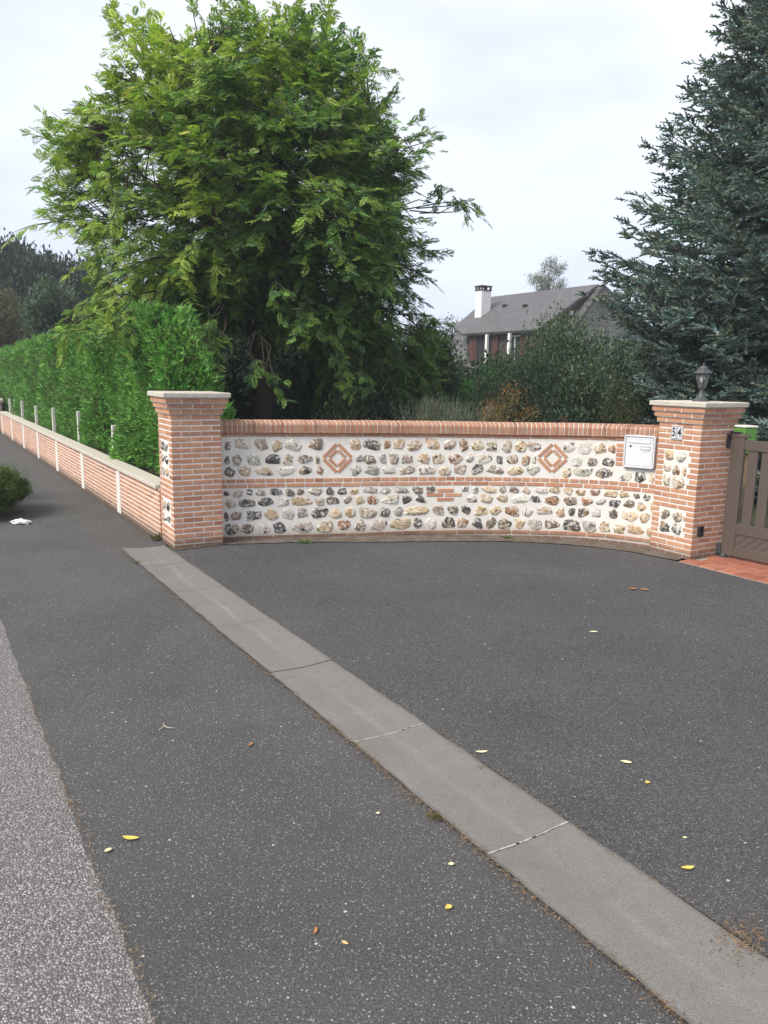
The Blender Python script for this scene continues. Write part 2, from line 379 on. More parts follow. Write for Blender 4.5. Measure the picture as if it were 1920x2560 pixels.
b = MB(); aa = np.arange(.62, 18.2, .06); wd = [(.05 + .05 * abs(math.sin(x * 1.7)) * abs(math.sin(x * .61 + 1)) + random.uniform(0, .035)) for x in aa]
vs = [st(x, .015, .003) for x in aa] + [st(x, -w_, .003) for x, w_ in zip(aa, wd)]; n = len(aa)
b.add(vs, [(i, i + 1, n + i + 1, n + i) for i in range(n - 1)]); b.build('edge_dirt', mat_plain('gutter_dirt', (.075, .062, .045), .95, nscale=60, amt=.5, bump=.8), kind='structure')
# wall line and its base strip
CTL = np.array([(-1.97, 8.935), (-1.3, 9.13), (-.57, 9.29), (.16, 9.42), (.82, 9.49), (1.4, 9.5), (2.0, 9.44), (2.44, 9.35), (2.8, 9.22), (3.07, 9.06), (3.27, 8.91)])
def catmull(P, n=24):
    P = np.vstack([2 * P[0] - P[1], P, 2 * P[-1] - P[-2]]); o = []
    for i in range(1, len(P) - 2):
        for t in np.arange(n) / n:
            a, b, c, d = P[i - 1], P[i], P[i + 1], P[i + 2]
            o.append(.5 * ((2 * b) + (c - a) * t + (2 * a - 5 * b + 4 * c - d) * t * t + (3 * b - a - 3 * c + d) * t ** 3))
    o.append(P[-2]); return np.array(o)
WC = catmull(CTL); WSs = np.r_[0, np.cumsum(np.hypot(*np.diff(WC, axis=0).T))]; WLEN = WSs[-1]
def wp(s, off, z):
    """point on the curved wall: s along, off towards the driveway, z up"""
    s = min(max(s, -.3), WLEN + .3)
    x = np.interp(s, WSs, WC[:, 0]); y = np.interp(s, WSs, WC[:, 1])
    e = .12; s0, s1 = max(s - e, 0), min(s + e, WLEN)
    tx = np.interp(s1, WSs, WC[:, 0]) - np.interp(s0, WSs, WC[:, 0]); ty = np.interp(s1, WSs, WC[:, 1]) - np.interp(s0, WSs, WC[:, 1])
    l = math.hypot(tx, ty); tx /= l; ty /= l
    ex = s - min(max(s, 0), WLEN)
    return (x + tx * ex + ty * off, y + ty * ex - tx * off, z)
outer = [(-2.385, 8.40), (-2.1, 8.57), (-1.86, 8.735), (-1.45, 8.84), (-1.0, 8.93), (-.5, 8.99), (0, 9.04), (.8, 9.15), (1.67, 9.19), (2.35, 9.05), (2.82, 8.82), (3.05, 8.62), (3.30, 8.34)]
outer = catmull(np.array(outer), 5)
inner = [(-2.379, 8.47), (-1.95, 8.95)] + [wp(s, -.05, 0)[:2] for s in np.linspace(.1, WLEN, 24)] + [(3.6, 8.6)]
sheet('driveway', [st(-14, -.03), st(.05, -.03)] + [tuple(p) for p in outer] + [st(-3.17, 4.76), st(-14, 4.76)], .004, M['asphalt'])
b = MB()
ou = [tuple(p) for p in outer]
n_ = len(ou); inn = [(np.interp(i / (n_ - 1) * (len(inner) - 1), range(len(inner)), [q[0] for q in inner]), np.interp(i / (n_ - 1) * (len(inner) - 1), range(len(inner)), [q[1] for q in inner])) for i in range(n_)]
vs = [(x + random.uniform(-.008, .008), y + random.uniform(-.012, .012), .012) for x, y in ou] + [(x, y, .02) for x, y in inn]
b.add(vs, [(i, i + 1, n_ + i + 1, n_ + i) for i in range(n_ - 1)])
b.build('concrete_strip', M['conc'], kind='structure')
# red paver threshold under the gate
m_, t, p, o = newmat('red_pavers'); k = T(t)
g = k.n('ShaderNodeNewGeometry'); v = k.coord()
c = k.ramp(g.outputs['Random Per Island'], (0, (.27, .085, .055)), (.5, (.34, .115, .07)), (1, (.42, .16, .095)))
c = k.mix(k.ramp(k.noise(v, 14, 5), (.35, .5), (.65, 0)), c, (.20, .085, .06)); k.l(c, p.inputs['Base Color']); p.inputs['Roughness'].default_value = .7
k.l(k.bump(k.noise(v, 80, 4), .4, .004), p.inputs['Normal']); M['paver'] = m_
sheet('threshold_bed', [st(-3.12, 4.765), st(-14, 4.765), st(-14, 5.8), st(-3.12, 5.8)], .003, M['mortar2'])
b = MB()
for i in range(5):
    for j in range(36):
        a0 = -3.14 - j * .225 - (.11 if i % 2 else 0); b0 = 4.785 + i * .205
        b.box(lambda x, y, z: st(x, y, z), a0 - .216, a0, b0, b0 + .196, .0, .016 + random.uniform(-.001, .001), ch=.003, jit=.001)
b.build('paver_threshold', M['paver'], kind='structure')
# gutter of concrete channel slabs, dished along the middle
b = MB(); G0, GP = .30, 1.105
NP = 12
edges = [G0, -.64, -1.72, -2.83, -3.91, -5.05, -6.20, -7.75, -8.9, -10.0, -11.1, -12.2, -13.3]
for i in range(len(edges) - 1):
    a1, a0 = edges[i] - .004, edges[i + 1] + .004
    tz = random.uniform(-.0015, .002); nb = 14; na = 10; vs = []; cs = []
    for q in range(na + 1):
        for r_ in range(nb + 1):
            u = r_ / nb; aa = a0 + (a1 - a0) * q / na
            L0, R0 = -.525, -.045
            bb = L0 + (R0 - L0) * u; ragged = random.uniform(-.006, .006) if r_ in (0, nb) else 0
            edge = -.0015 if (q in (0, na) or r_ in (0, nb)) else 0
            sk = .09 if (i == 0 and q == na) else 0
            z = .016 + tz - .009 * math.sin(math.pi * u) ** 2 + edge
            vs.append(st(aa - sk * u, bb + ragged, z)); b.c.append((u, 0, 0))
    n0 = len(b.v); b.v.extend([tuple(map(float, p_)) for p_ in vs])
    for q in range(na):
        for r_ in range(nb): b.f.append((n0 + q * (nb + 1) + r_, n0 + q * (nb + 1) + r_ + 1, n0 + (q + 1) * (nb + 1) + r_ + 1, n0 + (q + 1) * (nb + 1) + r_)); b.sm.append(False)
b.build('gutter', M['gutter'], kind='structure')
# pale mortar left in the two nearer joints, dark gaps in the others
b = MB()
for i in (5, 6):
    a = edges[i]; pts = []
    for q in range(25):
        u = q / 24; hw = .002 + .0055 * random.random()
        pts.append((a, -.52 + .47 * u, .0175 - .009 * math.sin(math.pi * u) ** 2, hw))
    for q in range(24):
        p0, p1 = pts[q], pts[q + 1]
        if random.random() < .16: continue
        b.add([st(p0[0] - p0[3], p0[1], p0[2]), st(p0[0] + p0[3], p0[1], p0[2]), st(p1[0] + p1[3], p1[1], p1[2]), st(p1[0] - p1[3], p1[1], p1[2])], [(0, 1, 2, 3)])
b.build('gutter_joint_mortar', mat_plain('joint_mortar', (.33, .32, .30), .9, nscale=120, amt=.3), kind='structure')

# ------------------------------------------------------------------ brick pillars
BW, PT, CAPT, OV = .575, 1.777, .056, .09
NCRS = 28; CP = (PT - CAPT) / NCRS
STONE_COL = {'K': (.075, .068, .066), 'D': (.20, .15, .11), 'G': (.40, .36, .32), 'W': (.62, .575, .51), 'O': (.53, .40, .25), 'M': (.37, .295, .225), 'R': (.30, .15, .08)}
def ico(sub):
    bm = bmesh.new(); bmesh.ops.create_icosphere(bm, subdivisions=sub, radius=1)
    V = np.array([v.co[:] for v in bm.verts]); Fc = np.array([[v.index for v in f.verts] for f in bm.faces]); bm.free(); return V, Fc
ICO4 = ico(4); ICO3 = ico(3)
def stone_shape(wd, ht, dp, base=ICO4):
    """irregular knapped flint: rounded block cut by random planes; x along, y outward, z up"""
    V = base[0].copy()
    p_ = rng.uniform(3.2, 6.0)
    k_ = (np.abs(V[:, 0]) ** p_ + np.abs(V[:, 2]) ** p_ + np.abs(V[:, 1]) ** 2.2) ** (-1 / p_); V = V * k_[:, None]
    ang = np.arctan2(V[:, 2], V[:, 0]); r_ = 1.0
    for q in (2, 3, 4, 5, 7): r_ = r_ + rng.uniform(-.075, .075) * np.sin(q * ang + rng.uniform(0, 6.28))
    V[:, 0] *= r_; V[:, 2] *= r_
    for q in range(11):
        n = rng.normal(size=3); n[1] = abs(n[1]) * (1.3 if q < 7 else .15); n /= np.linalg.norm(n)
        d = rng.uniform(.62, .90) if q < 7 else rng.uniform(.92, 1.12)
        e = V @ n - d; V = V - np.clip(e, 0, None)[:, None] * n * .92
    V = V / np.array([np.abs(V[:, 0]).max(), V[:, 1].max(), np.abs(V[:, 2]).max()]); sc_ = np.array([wd / 2, dp, ht / 2]) * np.array([1.15, 1, 1.15]); a = rng.uniform(-.12, .12); ca, sa = math.cos(a), math.sin(a)
    V = V * sc_; x = V[:, 0] * ca - V[:, 2] * sa; z = V[:, 0] * sa + V[:, 2] * ca; V[:, 0] = x; V[:, 2] = z
    return V
class StoneMB:
    def __init__(s): s.V = []; s.F = []; s.C = []; s.n = 0
    def add(s, Mf, x, z, wd, ht, dp, code, base=ICO4):
        V = stone_shape(wd, ht, dp, base)
        W = np.array([Mf(x + v[0], v[1], z + v[2]) for v in V])
        c = np.array(STONE_COL[code]) * rng.uniform(.85, 1.15) * (1 + rng.uniform(-.05, .05, 3))
        s.V.append(W); s.F.append(base[1] + s.n); s.C.append(np.tile(c, (len(W), 1))); s.n += len(W)
    def build(s, name, parent): return link(name, npmesh(name, np.vstack(s.V), np.vstack(s.F), np.vstack(s.C), False), M['flint'], parent)

def pillar(name, x, y, yaw, label, panels):
    """x,y: nearest corner... centre of the square; faces 0 = towards right/camera, 3 = street side"""
    root = empty(name, (x, y, 0), 0, label=label, cat='gate pillar')
    u = np.array([math.cos(yaw), math.sin(yaw)]); v = np.array([-math.sin(yaw), math.cos(yaw)]); c0 = np.array([x, y])
    h = BW / 2
    corners = [c0 - h * u - h * v, c0 + h * u - h * v, c0 + h * u + h * v, c0 - h * u + h * v]
    dirs = [u, v, -u, -v]; nrm = [-v, u, v, -u]
    def face(i):
        O, d, n = corners[i], dirs[i], nrm[i]
        return lambda a, off, z: (O[0] + d[0] * a + n[0] * off, O[1] + d[1] * a + n[1] * off, z)
    core = MB(); q = .005
    lc = lambda a, bb, z: (c0[0] + u[0] * a + v[0] * bb, c0[1] + u[1] * a + v[1] * bb, z)
    core.box(lc, -h + q, h - q, -h + q, h - q, 0, PT - CAPT - 3 * CP, ch=.004)
    for k_ in range(3):
        e = .022 * (k_ + 1) - q; core.box(lc, -h - e, h + e, -h - e, h + e, PT - CAPT - (3 - k_) * CP + .0005, PT - CAPT - (2 - k_) * CP - .0005)
    core.build('mortar_core', M['mortar'], root)
    br = MB(); bh = CP - .0155
    for cidx in range(NCRS):
        z0 = cidx * CP + .005; z1 = z0 + bh
        e = .022 * max(0, cidx - (NCRS - 4)); 
        for i in range(4):
            f_ = face(i); g = .0115
            L = BW + 2 * e
            segs = [(-e, .225 - e), (.225 - e + g, .225 - e + g + .222)] if not e else [(-e, .235), (.235 + g, .458)]
            if cidx % 2 == 1:
                # mirrored bond: work from the far corner back
                segs = [(BW - b_, BW - a_) for a_, b_ in segs]
            lim = [pn for pn in panels if pn[0] == i and z0 > pn[3] - .01 and z1 < pn[4] + .01]
            out_ = []
            for s0, s1 in segs:
                if not lim: out_.append((s0, s1)); continue
                p0, p1 = lim[0][1], lim[0][2]
                if s0 < p0 - .02: out_.append((s0, min(s1, p0)))
                if s1 > p1 + .02: out_.append((max(s0, p1), s1))
            for s0, s1 in out_:
                # corner blocks turn the corner, so they run from one face to the next
                br.box(f_, s0 + random.uniform(-.001, .001), s1 + random.uniform(-.001, .001), -.105, e + random.uniform(-.0015, .0015), z0, z1, ch=.0032, jit=.0012)
    br.build('brickwork', M['brick'], root)
    pm = MB(); sm = StoneMB()
    for (i, p0, p1, z0, z1, stones) in panels:
        f_ = face(i); pm.box(f_, p0 + .008, p1 - .008, -.03, -.001, z0, z1, ch=.004)
        for (sx_, sz, w_, h_, code) in stones:
            sm.add(f_, p0 + (p1 - p0) * sx_, z0 + (z1 - z0) * sz, w_, h_, .024, code)
    pm.build('panel_mortar', M['mortar2'], root); sm.build('flint_panel', root)
    cp = MB(); e = h + OV
    nn = 18; t0 = PT - CAPT + .001
    ring = []
    for k_, (r_, z) in enumerate(((e - .004, t0), (e, t0 + .006), (e, PT - .008), (e - .007, PT))):
        for s_ in range(4):
            a0 = [(-1, -1), (1, -1), (1, 1), (-1, 1)][s_]; a1 = [(-1, -1), (1, -1), (1, 1), (-1, 1)][(s_ + 1) % 4]
            for q_ in range(nn):
                t_ = q_ / nn; jx = random.uniform(-.0016, .0016); jy = random.uniform(-.0016, .0016)
                ring.append(lc((a0[0] + (a1[0] - a0[0]) * t_) * r_ + jx, (a0[1] + (a1[1] - a0[1]) * t_) * r_ + jy, z + random.uniform(-.0012, .0012)))
    N_ = nn * 4; fs = [(r_ * N_ + q_, r_ * N_ + (q_ + 1) % N_, (r_ + 1) * N_ + (q_ + 1) % N_, (r_ + 1) * N_ + q_) for r_ in range(3) for q_ in range(N_)]
    fs += [tuple(range(N_))[::-1], tuple(3 * N_ + q_ for q_ in range(N_))]
    cp.add(ring, fs); cp.build('cap_stone', M['capstone'], root)
    return root, face
LC = np.array([(-2.379 + -2.171) / 2, (8.446 + 9.232) / 2]); RC = np.array([(3.472 + 3.672) / 2, (8.384 + 9.172) / 2])
def pst(cols, rows, codes, zlo=0):
    o = []; k_ = 0
    for r_ in range(rows):
        n = cols[r_]
        for c_ in range(n):
            o.append(((c_ + .5) / n + random.uniform(-.02, .02), 1 - (r_ + .5) / rows, .30 / n * random.uniform(.68, .82), .095 * random.uniform(.95, 1.1), codes[k_])); k_ += 1
    return o
# face 3 runs from its far corner to the near corner (a: 0 = away from the camera, BW = near corner)
lp, lface = pillar('brick_pillar', LC[0], LC[1], .5257, 'brick gate pillar at the left end of the curved wall, with flat stone cap and no lamp', [
    (3, .115, .445, 13 * CP, 20 * CP, pst((2, 2, 2), 3, 'KGDKGO')), (3, .115, .445, 4 * CP, 9 * CP, pst((2, 2), 2, 'OKGK'))])
rp_, rface = pillar('brick_pillar', RC[0], RC[1], .5369, 'brick gate pillar numbered 54 beside the brown gate, carrying the lantern', [
    (3, .095, .44, 13 * CP, 20 * CP, [(.27, .85, .115, .105, 'O'), (.72, .83, .12, .10, 'W'), (.20, .5, .10, .11, 'O'), (.56, .47, .09, .105, 'R'), (.9, .47, .045, .105, 'O'), (.22, .16, .10, .12, 'M'), (.68, .15, .16, .135, 'O')]),
    (3, .095, .44, 4 * CP, 9 * CP, [(.27, .76, .13, .115, 'D'), (.75, .74, .125, .12, 'D'), (.27, .26, .14, .11, 'K'), (.75, .25, .13, .12, 'K')])])
lp['group'] = rp_['group'] = 'brick pillars with stone caps'

# ------------------------------------------------------------------ the curved wall
def wtop(s): return 1.446 + .03 * max(0, (s - 3.6) / 1.8)
def wwarp(s, z): return max(0, min(1, (s - 1.5) / 3.2)) * .07 * (1 - min(z, 1.35) / 1.35)
wall = empty('flint_and_brick_wall', (CTL[5][0], CTL[5][1], 0), 0, label='low curved garden wall of white mortar set with flints, brick bands and two brick diamonds', cat='garden wall')
b = MB(); ss = np.linspace(-.05, WLEN + .05, 90)
for i in range(len(ss) - 1):
    pass
vs = []; prof = [(-.20, 0), (0, 0), (0, .12), (0, .4), (0, .7), (0, 1.0), (0, 1.30), (-.20, 1.30)]
for s_ in ss:
    for (o_, z) in prof: vs.append(wp(s_, o_ - .001, z + (wtop(s_) - 1.446 if z > 1.2 else 0)))
n = len(prof); fs = [(i * n + k_, i * n + (k_ + 1) % n, (i + 1) * n + (k_ + 1) % n, (i + 1) * n + k_) for i in range(len(ss) - 1) for k_ in range(n)]
fs += [tuple(range(n)), tuple((len(ss) - 1) * n + k_ for k_ in range(n))[::-1]]
b.add(vs, fs); b.build('mortar_body', M['mortar2'], wall)
bk = MB()
def wbrick(mb, s0, s1, z0, z1, proud=.006, depth=.03, warp=True):
    zm = (z0 + z1) / 2
    mb.box(lambda a, o_, z: wp(a, o_, z + (wwarp(a, zm) if warp else 0)), s0, s1, -depth, proud + random.uniform(-.0012, .0015), z0, z1, ch=.003, jit=.0015)
def course(z0, z1, pitch, gap=.011, sa=0.0, sb=None, ph=0.0, warp=True, topfix=False, proud=.006):
    s_ = sa - ph; sb = WLEN if sb is None else sb
    while s_ < sb:
        a0, a1 = max(s_, sa), min(s_ + pitch - gap, sb)
        if a1 - a0 > .02:
            dz = (wtop((a0 + a1) / 2) - 1.446) if topfix else 0
            wbrick(bk, a0, a1, z0 + dz, z1 + dz, proud, .03, warp)
        s_ += pitch * random.uniform(.985, 1.015)
course(1.262, 1.304, .232, warp=False, topfix=True, ph=.1, proud=.008)
course(.706, .750, .118, gap=.014, ph=.03); course(.646, .690, .232, gap=.014, ph=.12)
course(.004, .052, .232, ph=.05)
# the second foot course appears where the ground falls away to the right
s_ = 3.1
while s_ < WLEN: bk.box(lambda a, o_, z: wp(a, o_, z), s_, s_ + .107, -.03, .007, -.02, .045 * min(1, (s_ - 2.6) / 1.6), ch=.003, jit=.0015); s_ += .118
# frame of bricks beside the letterbox
z = .978
while z < 1.25: wbrick(bk, 4.872, 4.972, z, z + .042, warp=False); z += .056
z = .978
while z < 1.25: wbrick(bk, 5.345, WLEN, z, z + .042, warp=False); z += .056
# the small stepped brick motif
for (zc, xs) in ((.607, (2.80,)), (.548, (2.665, 2.90)), (.489, (2.80,))):
    for x in xs: wbrick(bk, x - .105, x + .105, zc - .021 - .03, zc + .021 - .03)
bk.build('brick_bands', M['brick'], wall)
# coping: bricks on edge, rounded mortar between
cm = MB(); vs = []; prof = [(-.235, 1.306), (.030, 1.306), (.036, 1.40), (.022, 1.428), (-.21, 1.446), (-.235, 1.43)]
sst = np.linspace(-.02, WLEN + .05, 110)
for s_ in sst:
    dz = wtop(s_) - 1.446
    for (o_, z) in prof: vs.append(wp(s_, o_, z + dz))
n = len(prof); fs = [(i * n + k_, i * n + (k_ + 1) % n, (i + 1) * n + (k_ + 1) % n, (i + 1) * n + k_) for i in range(len(sst) - 1) for k_ in range(n)]
fs += [tuple(range(n)), tuple((len(sst) - 1) * n + k_ for k_ in range(n))[::-1]]
cm.add(vs, fs); cm.build('coping_mortar', M['copmortar'], wall)
cb = MB(); s_ = .004
while s_ < WLEN - .02:
    w_ = .044 * random.uniform(.93, 1.05); dz = wtop(s_) - 1.446 + random.uniform(-.002, .002); po = random.uniform(-.002, .003)
    sl_ = .02
    P = [(-.237, 1.305), (.037 + po, 1.305), (.043 + po, 1.395), (.040 + po, 1.411), (.026 + po, 1.434), (-.21, 1.450), (-.238, 1.434)]
    vs = [wp(s_ + w_ * e_ + (z - 1.3) * sl_, o_, z + dz) for e_ in (0, 1) for (o_, z) in P]; n = len(P)
    cb.add(vs, [(k_, (k_ + 1) % n, n + (k_ + 1) % n, n + k_) for k_ in range(n)] + [tuple(range(n))[::-1], tuple(range(n, 2 * n))]); s_ += .0565
cb.build('coping_bricks', M['copbrick'], wall)
# diamonds: two nested rings of bricks laid at 45 degrees
for (sc_, zc) in ((1.430, .997), (4.118, 1.030)):
    d_ = MB()
    for sg in ((1, 1), (-1, 1), (1, -1), (-1, -1)):
        for (ra, rb, hl) in ((.149, .109, .114), (.094, .058, .064)):
            # each brick lies along the line |x|+|z| = const of its ring
            def Mp(al, o_, q_, sg=sg):
                return wp(sc_ + sg[0] * (q_ + al) / math.sqrt(2), o_, zc + sg[1] * (q_ - al) / math.sqrt(2))
            d_.box(Mp, -hl, hl, -.02, .007, rb, ra, ch=.003, jit=.0012)
    d_.build('brick_diamond', M['brick'], wall)
ROWS = {
1:"0.113,0.076,G 0.296,0.170,W 0.516,0.163,M 0.697,0.113,O 0.903,0.209,W 1.160,0.176,D 1.655,0.126,O 1.853,0.190,K 2.046,0.082,R 2.201,0.136,O 2.406,0.191,O 2.621,0.173,O 2.825,0.160,M 3.007,0.100,R 3.181,0.154,O 3.374,0.153,M 3.543,0.116,M 3.719,0.142,O 3.885,0.158,G 4.324,0.147,W 4.488,0.163,W 4.677,0.135,O 4.818,0.083,R",
2:"0.102,0.059,K 0.230,0.119,K 0.416,0.154,G 0.641,0.173,K 0.827,0.131,M 1.034,0.176,D 1.184,0.044,M 1.693,0.081,G 1.828,0.163,D 1.992,0.091,G 2.141,0.127,M 2.316,0.137,M 2.505,0.146,O 2.697,0.146,O 2.904,0.182,R 3.097,0.091,W 3.277,0.181,W 3.465,0.076,K 3.626,0.129,M 3.793,0.107,R 3.892,0.057,G 4.409,0.135,W 4.603,0.110,D 4.780,0.142,K",
3:"0.141,0.127,K 0.312,0.145,O 0.548,0.208,O 0.805,0.201,W 1.034,0.141,D 1.215,0.085,R 1.655,0.144,G 1.867,0.163,G 2.089,0.155,W 2.314,0.201,M 2.557,0.201,W 2.781,0.146,O 2.981,0.146,M 3.191,0.155,K 3.425,0.217,M 3.673,0.188,O 3.890,0.150,W 4.300,0.096,O 4.491,0.233,W 4.750,0.190,K 5.005,0.145,W 5.181,0.128,K 5.317,0.065,O",
4:"0.094,0.068,K 0.219,0.111,M 0.363,0.069,K 0.489,0.104,M 0.676,0.166,K 0.850,0.102,D 0.975,0.085,D 1.158,0.169,M 1.339,0.099,K 1.495,0.108,K 1.647,0.100,O 1.844,0.173,G 2.036,0.128,G 2.236,0.184,G 2.443,0.120,D 2.610,0.110,D 3.049,0.083,G 3.178,0.082,W 3.346,0.182,O 3.524,0.081,D 3.666,0.108,D 3.819,0.111,O 4.003,0.142,W 4.165,0.133,O 4.336,0.109,O 4.484,0.113,O 4.660,0.129,R 4.842,0.154,O 5.005,0.112,O 5.150,0.077,D 5.266,0.089,K",
5:"0.135,0.128,G 0.332,0.181,D 0.549,0.175,K 0.759,0.158,W 0.998,0.257,O 1.208,0.116,G 1.377,0.144,D 1.554,0.109,M 1.707,0.118,O 1.882,0.146,R 2.093,0.211,W 2.323,0.120,K 2.484,0.120,K 3.144,0.138,W 3.333,0.146,O 3.528,0.136,O 3.739,0.189,W 3.935,0.134,K 4.140,0.163,R 4.360,0.161,D 4.564,0.130,R 4.734,0.112,W 4.899,0.129,K 5.067,0.124,D 5.222,0.111,O 5.342,0.043,O",
6:"0.084,0.051,K 0.209,0.137,D 0.405,0.200,K 0.635,0.176,O 0.831,0.145,W 1.003,0.134,G 1.209,0.197,K 1.420,0.154,O 1.599,0.124,O 1.817,0.220,M 2.032,0.129,K 2.198,0.129,G 2.444,0.287,O 2.716,0.139,M 2.898,0.129,D 3.069,0.125,K 3.257,0.156,O 3.444,0.137,O 3.646,0.172,R 3.841,0.135,W 4.047,0.197,W 4.255,0.103,O 4.393,0.079,K 4.531,0.122,K 4.693,0.121,W 4.886,0.107,K 5.076,0.199,O 5.265,0.117,O",
7:"0.146,0.155,K 0.331,0.165,D 0.537,0.132,W 0.726,0.159,K 1.003,0.241,G 1.294,0.208,O 1.521,0.149,R 1.727,0.147,D 1.967,0.203,G 2.229,0.250,O 2.461,0.111,K 2.643,0.130,W 2.844,0.163,K 3.037,0.139,R 3.218,0.133,K 3.397,0.125,D 3.576,0.173,D 3.760,0.127,O 3.944,0.162,G 4.162,0.187,D 4.398,0.194,K 4.612,0.157,G 4.789,0.130,O 4.967,0.147,O 5.175,0.207,O 5.335,0.078,O"}
RZ = {1: (1.160, .138), 2: (.985, .118), 3: (.842, .118), 4: (.585, .088), 5: (.466, .108), 6: (.309, .125), 7: (.142, .138)}
sm = StoneMB()
for r_, txt in ROWS.items():
    zc, ht = RZ[r_]
    for it in txt.split():
        s_, w_, code = it.split(','); s_ = float(s_); w_ = float(w_)
        z = zc + wwarp(s_, zc) + random.uniform(-.008, .008)
        if r_ <= 2: z = min(z, zc + .02)
        if 4.85 < s_ and r_ == 3: z -= .012
        sm.add(wp, s_, z, w_, ht * (random.uniform(.86, 1.08) if w_ > .09 else random.uniform(.7, .98)), random.uniform(.011, .020), code)
sm.build('flint_stones', wall)

# ------------------------------------------------------------------ low wall along the pavement
lw = empty('low_brick_wall', st(6, .1), 0, label='long low brick wall with white concrete piers and a pale coping, along the pavement', cat='low wall')
LWL = 18.6; LH = .625; LP = LH / 11
b = MB(); b.box(st, .57, LWL, .004, .2, 0, LH - .001); b.build('mortar_core', M['mortar'], lw)
PIER = [2.65, 5.27, 7.88, 10.45, 12.95, 15.45, 18.0]
b = MB()
for r_ in range(11):
    z0 = r_ * LP + .006; a = -.05 - (.116 if r_ % 2 else 0)
    lo = 0.0 if True else 0
    while a < LWL:
        a0, a1 = a, a + .221
        segs = [(a0, a1)]
        for pp in PIER:
            n2 = []
            for (x0, x1) in segs:
                if x1 < pp - .11 or x0 > pp + .11: n2.append((x0, x1))
                else:
                    if x0 < pp - .125: n2.append((x0, pp - .11))
                    if x1 > pp + .125: n2.append((pp + .11, x1))
            segs = n2
        for x0, x1 in segs:
            x0 = max(x0, .566); 
            if x1 - x0 > .03: b.box(st, x0, x1, random.uniform(-.0015, .0015), .06, z0, z0 + LP - .016, ch=.003 if a < 9 else 0, jit=.001)
        a += .232
b.build('brickwork', M['brick'], lw)
for pp in PIER:
    b = MB(); b.box(st, pp - .105, pp + .105, -.008, .12, 0, LH - .002, ch=.005, jit=.0012); b.build('concrete_pier', M['whiteconc'], lw)
b = MB(); a = .60
while a < LWL: b.box(st, a, min(a + .994, LWL), -.035, .200, LH, LH + .05, ch=.006, jit=.0015); a += 1.0
b.build('coping_slabs', M['capstone'], lw)
# thin fence posts behind the wall
hts = [1.17, 1.25, 1.18, 1.11, 1.13, 1.11, 1.10]
cap_ = ['nearest white fence post, half hidden in the hedge above the low wall', 'tall white fence post standing clear of the hedge above the low wall', 'short stub of white fence post showing in the middle of the hedge', 'white fence post third from the far end of the low wall', 'thin white fence post second from the far end of the low wall', 'small white fence post at the far end of the hedge', 'last white fence post, beside the stone wall end']
PPX = [283, 197, 134, 91, 57, 40, 27]
for i, pp in enumerate(PIER):
    b = MB(); d9 = ray(PPX[i], 1040); k9 = d9[0] / d9[1]; q9 = SO + SB * .236; a9 = (q9[0] - k9 * q9[1]) / (k9 * SA[1] - SA[0]); x, y, _ = st(a9, .236); H_ = hts[i]
    q = (lambda X, Y: (lambda a_, b_, z_: (X + SA[0] * a_ + SB[0] * b_, Y + SA[1] * a_ + SB[1] * b_, z_)))(x, y)
    b.box(q, -.033, .033, -.033, .033, 0, H_, ch=.006, jit=.002)
    tag(b.build('fence_post', M['whiteconc']), cap_[i], 'fence post', 'white concrete fence posts in the hedge')

# rubble wall of the next garden
def mat_rubble():
    m_, t, p, o = newmat('rubble_stone'); k = T(t); v = k.coord()
    vo = k.n('ShaderNodeTexVoronoi'); vo.inputs['Scale'].default_value = 9; k.l(v, vo.inputs['Vector'])
    c = k.mix(k.ramp(k.vor(v, 9, 'Distance', 'DISTANCE_TO_EDGE'), (.02, 0), (.06, 1)), (.33, .31, .28), k.mix(.35, (.25, .23, .20), vo.outputs['Color'], 'SOFT_LIGHT'))
    k.l(c, p.inputs['Base Color']); p.inputs['Roughness'].default_value = .9
    k.l(k.bump(k.vor(v, 9, 'Distance', 'DISTANCE_TO_EDGE'), .8, .03), p.inputs['Normal']); return m_
M['rubble'] = mat_rubble()
nw = empty('rubble_stone_wall', st(24, -.1), 0, label='grey rubble garden wall with rounded pale coping, beyond the far end of the low brick wall', cat='garden wall')
b = MB()
for i in range(14):
    a = LWL + .02 + i * .8; b.box(st, a, a + .795, -.28 + random.uniform(-.01, .01), .1, 0, .93, ch=.02, jit=.012)
b.build('wall_face', M['rubble'], nw)
b = MB()
for i in range(28):
    a = LWL - .02 + i * .4; b.box(st, a, a + .39, -.33, .15, .932, 1.05 + random.uniform(-.015, .015), ch=.035, jit=.01)
b.build('coping', M['capstone'], nw)

# ------------------------------------------------------------------ letterbox, numbers, sensor, lantern, gate
def wallframe(s0):
    return lambda x, o_, z: wp(s0 + x, o_, z)
mbx = empty('letterbox', wp(5.155, .03, 1.16), 0, label='white wall letterbox with rounded frame at the right end of the curved wall', cat='letterbox')
def rrect(w_, h_, r_, n=6):
    o = []
    for cx, cz, a0 in ((w_ / 2 - r_, h_ / 2 - r_, 0), (-w_ / 2 + r_, h_ / 2 - r_, 90), (-w_ / 2 + r_, -h_ / 2 + r_, 180), (w_ / 2 - r_, -h_ / 2 + r_, 270)):
        for k_ in range(n + 1): a = R(a0 + 90 * k_ / n); o.append((cx + r_ * math.cos(a), cz + r_ * math.sin(a)))
    return o
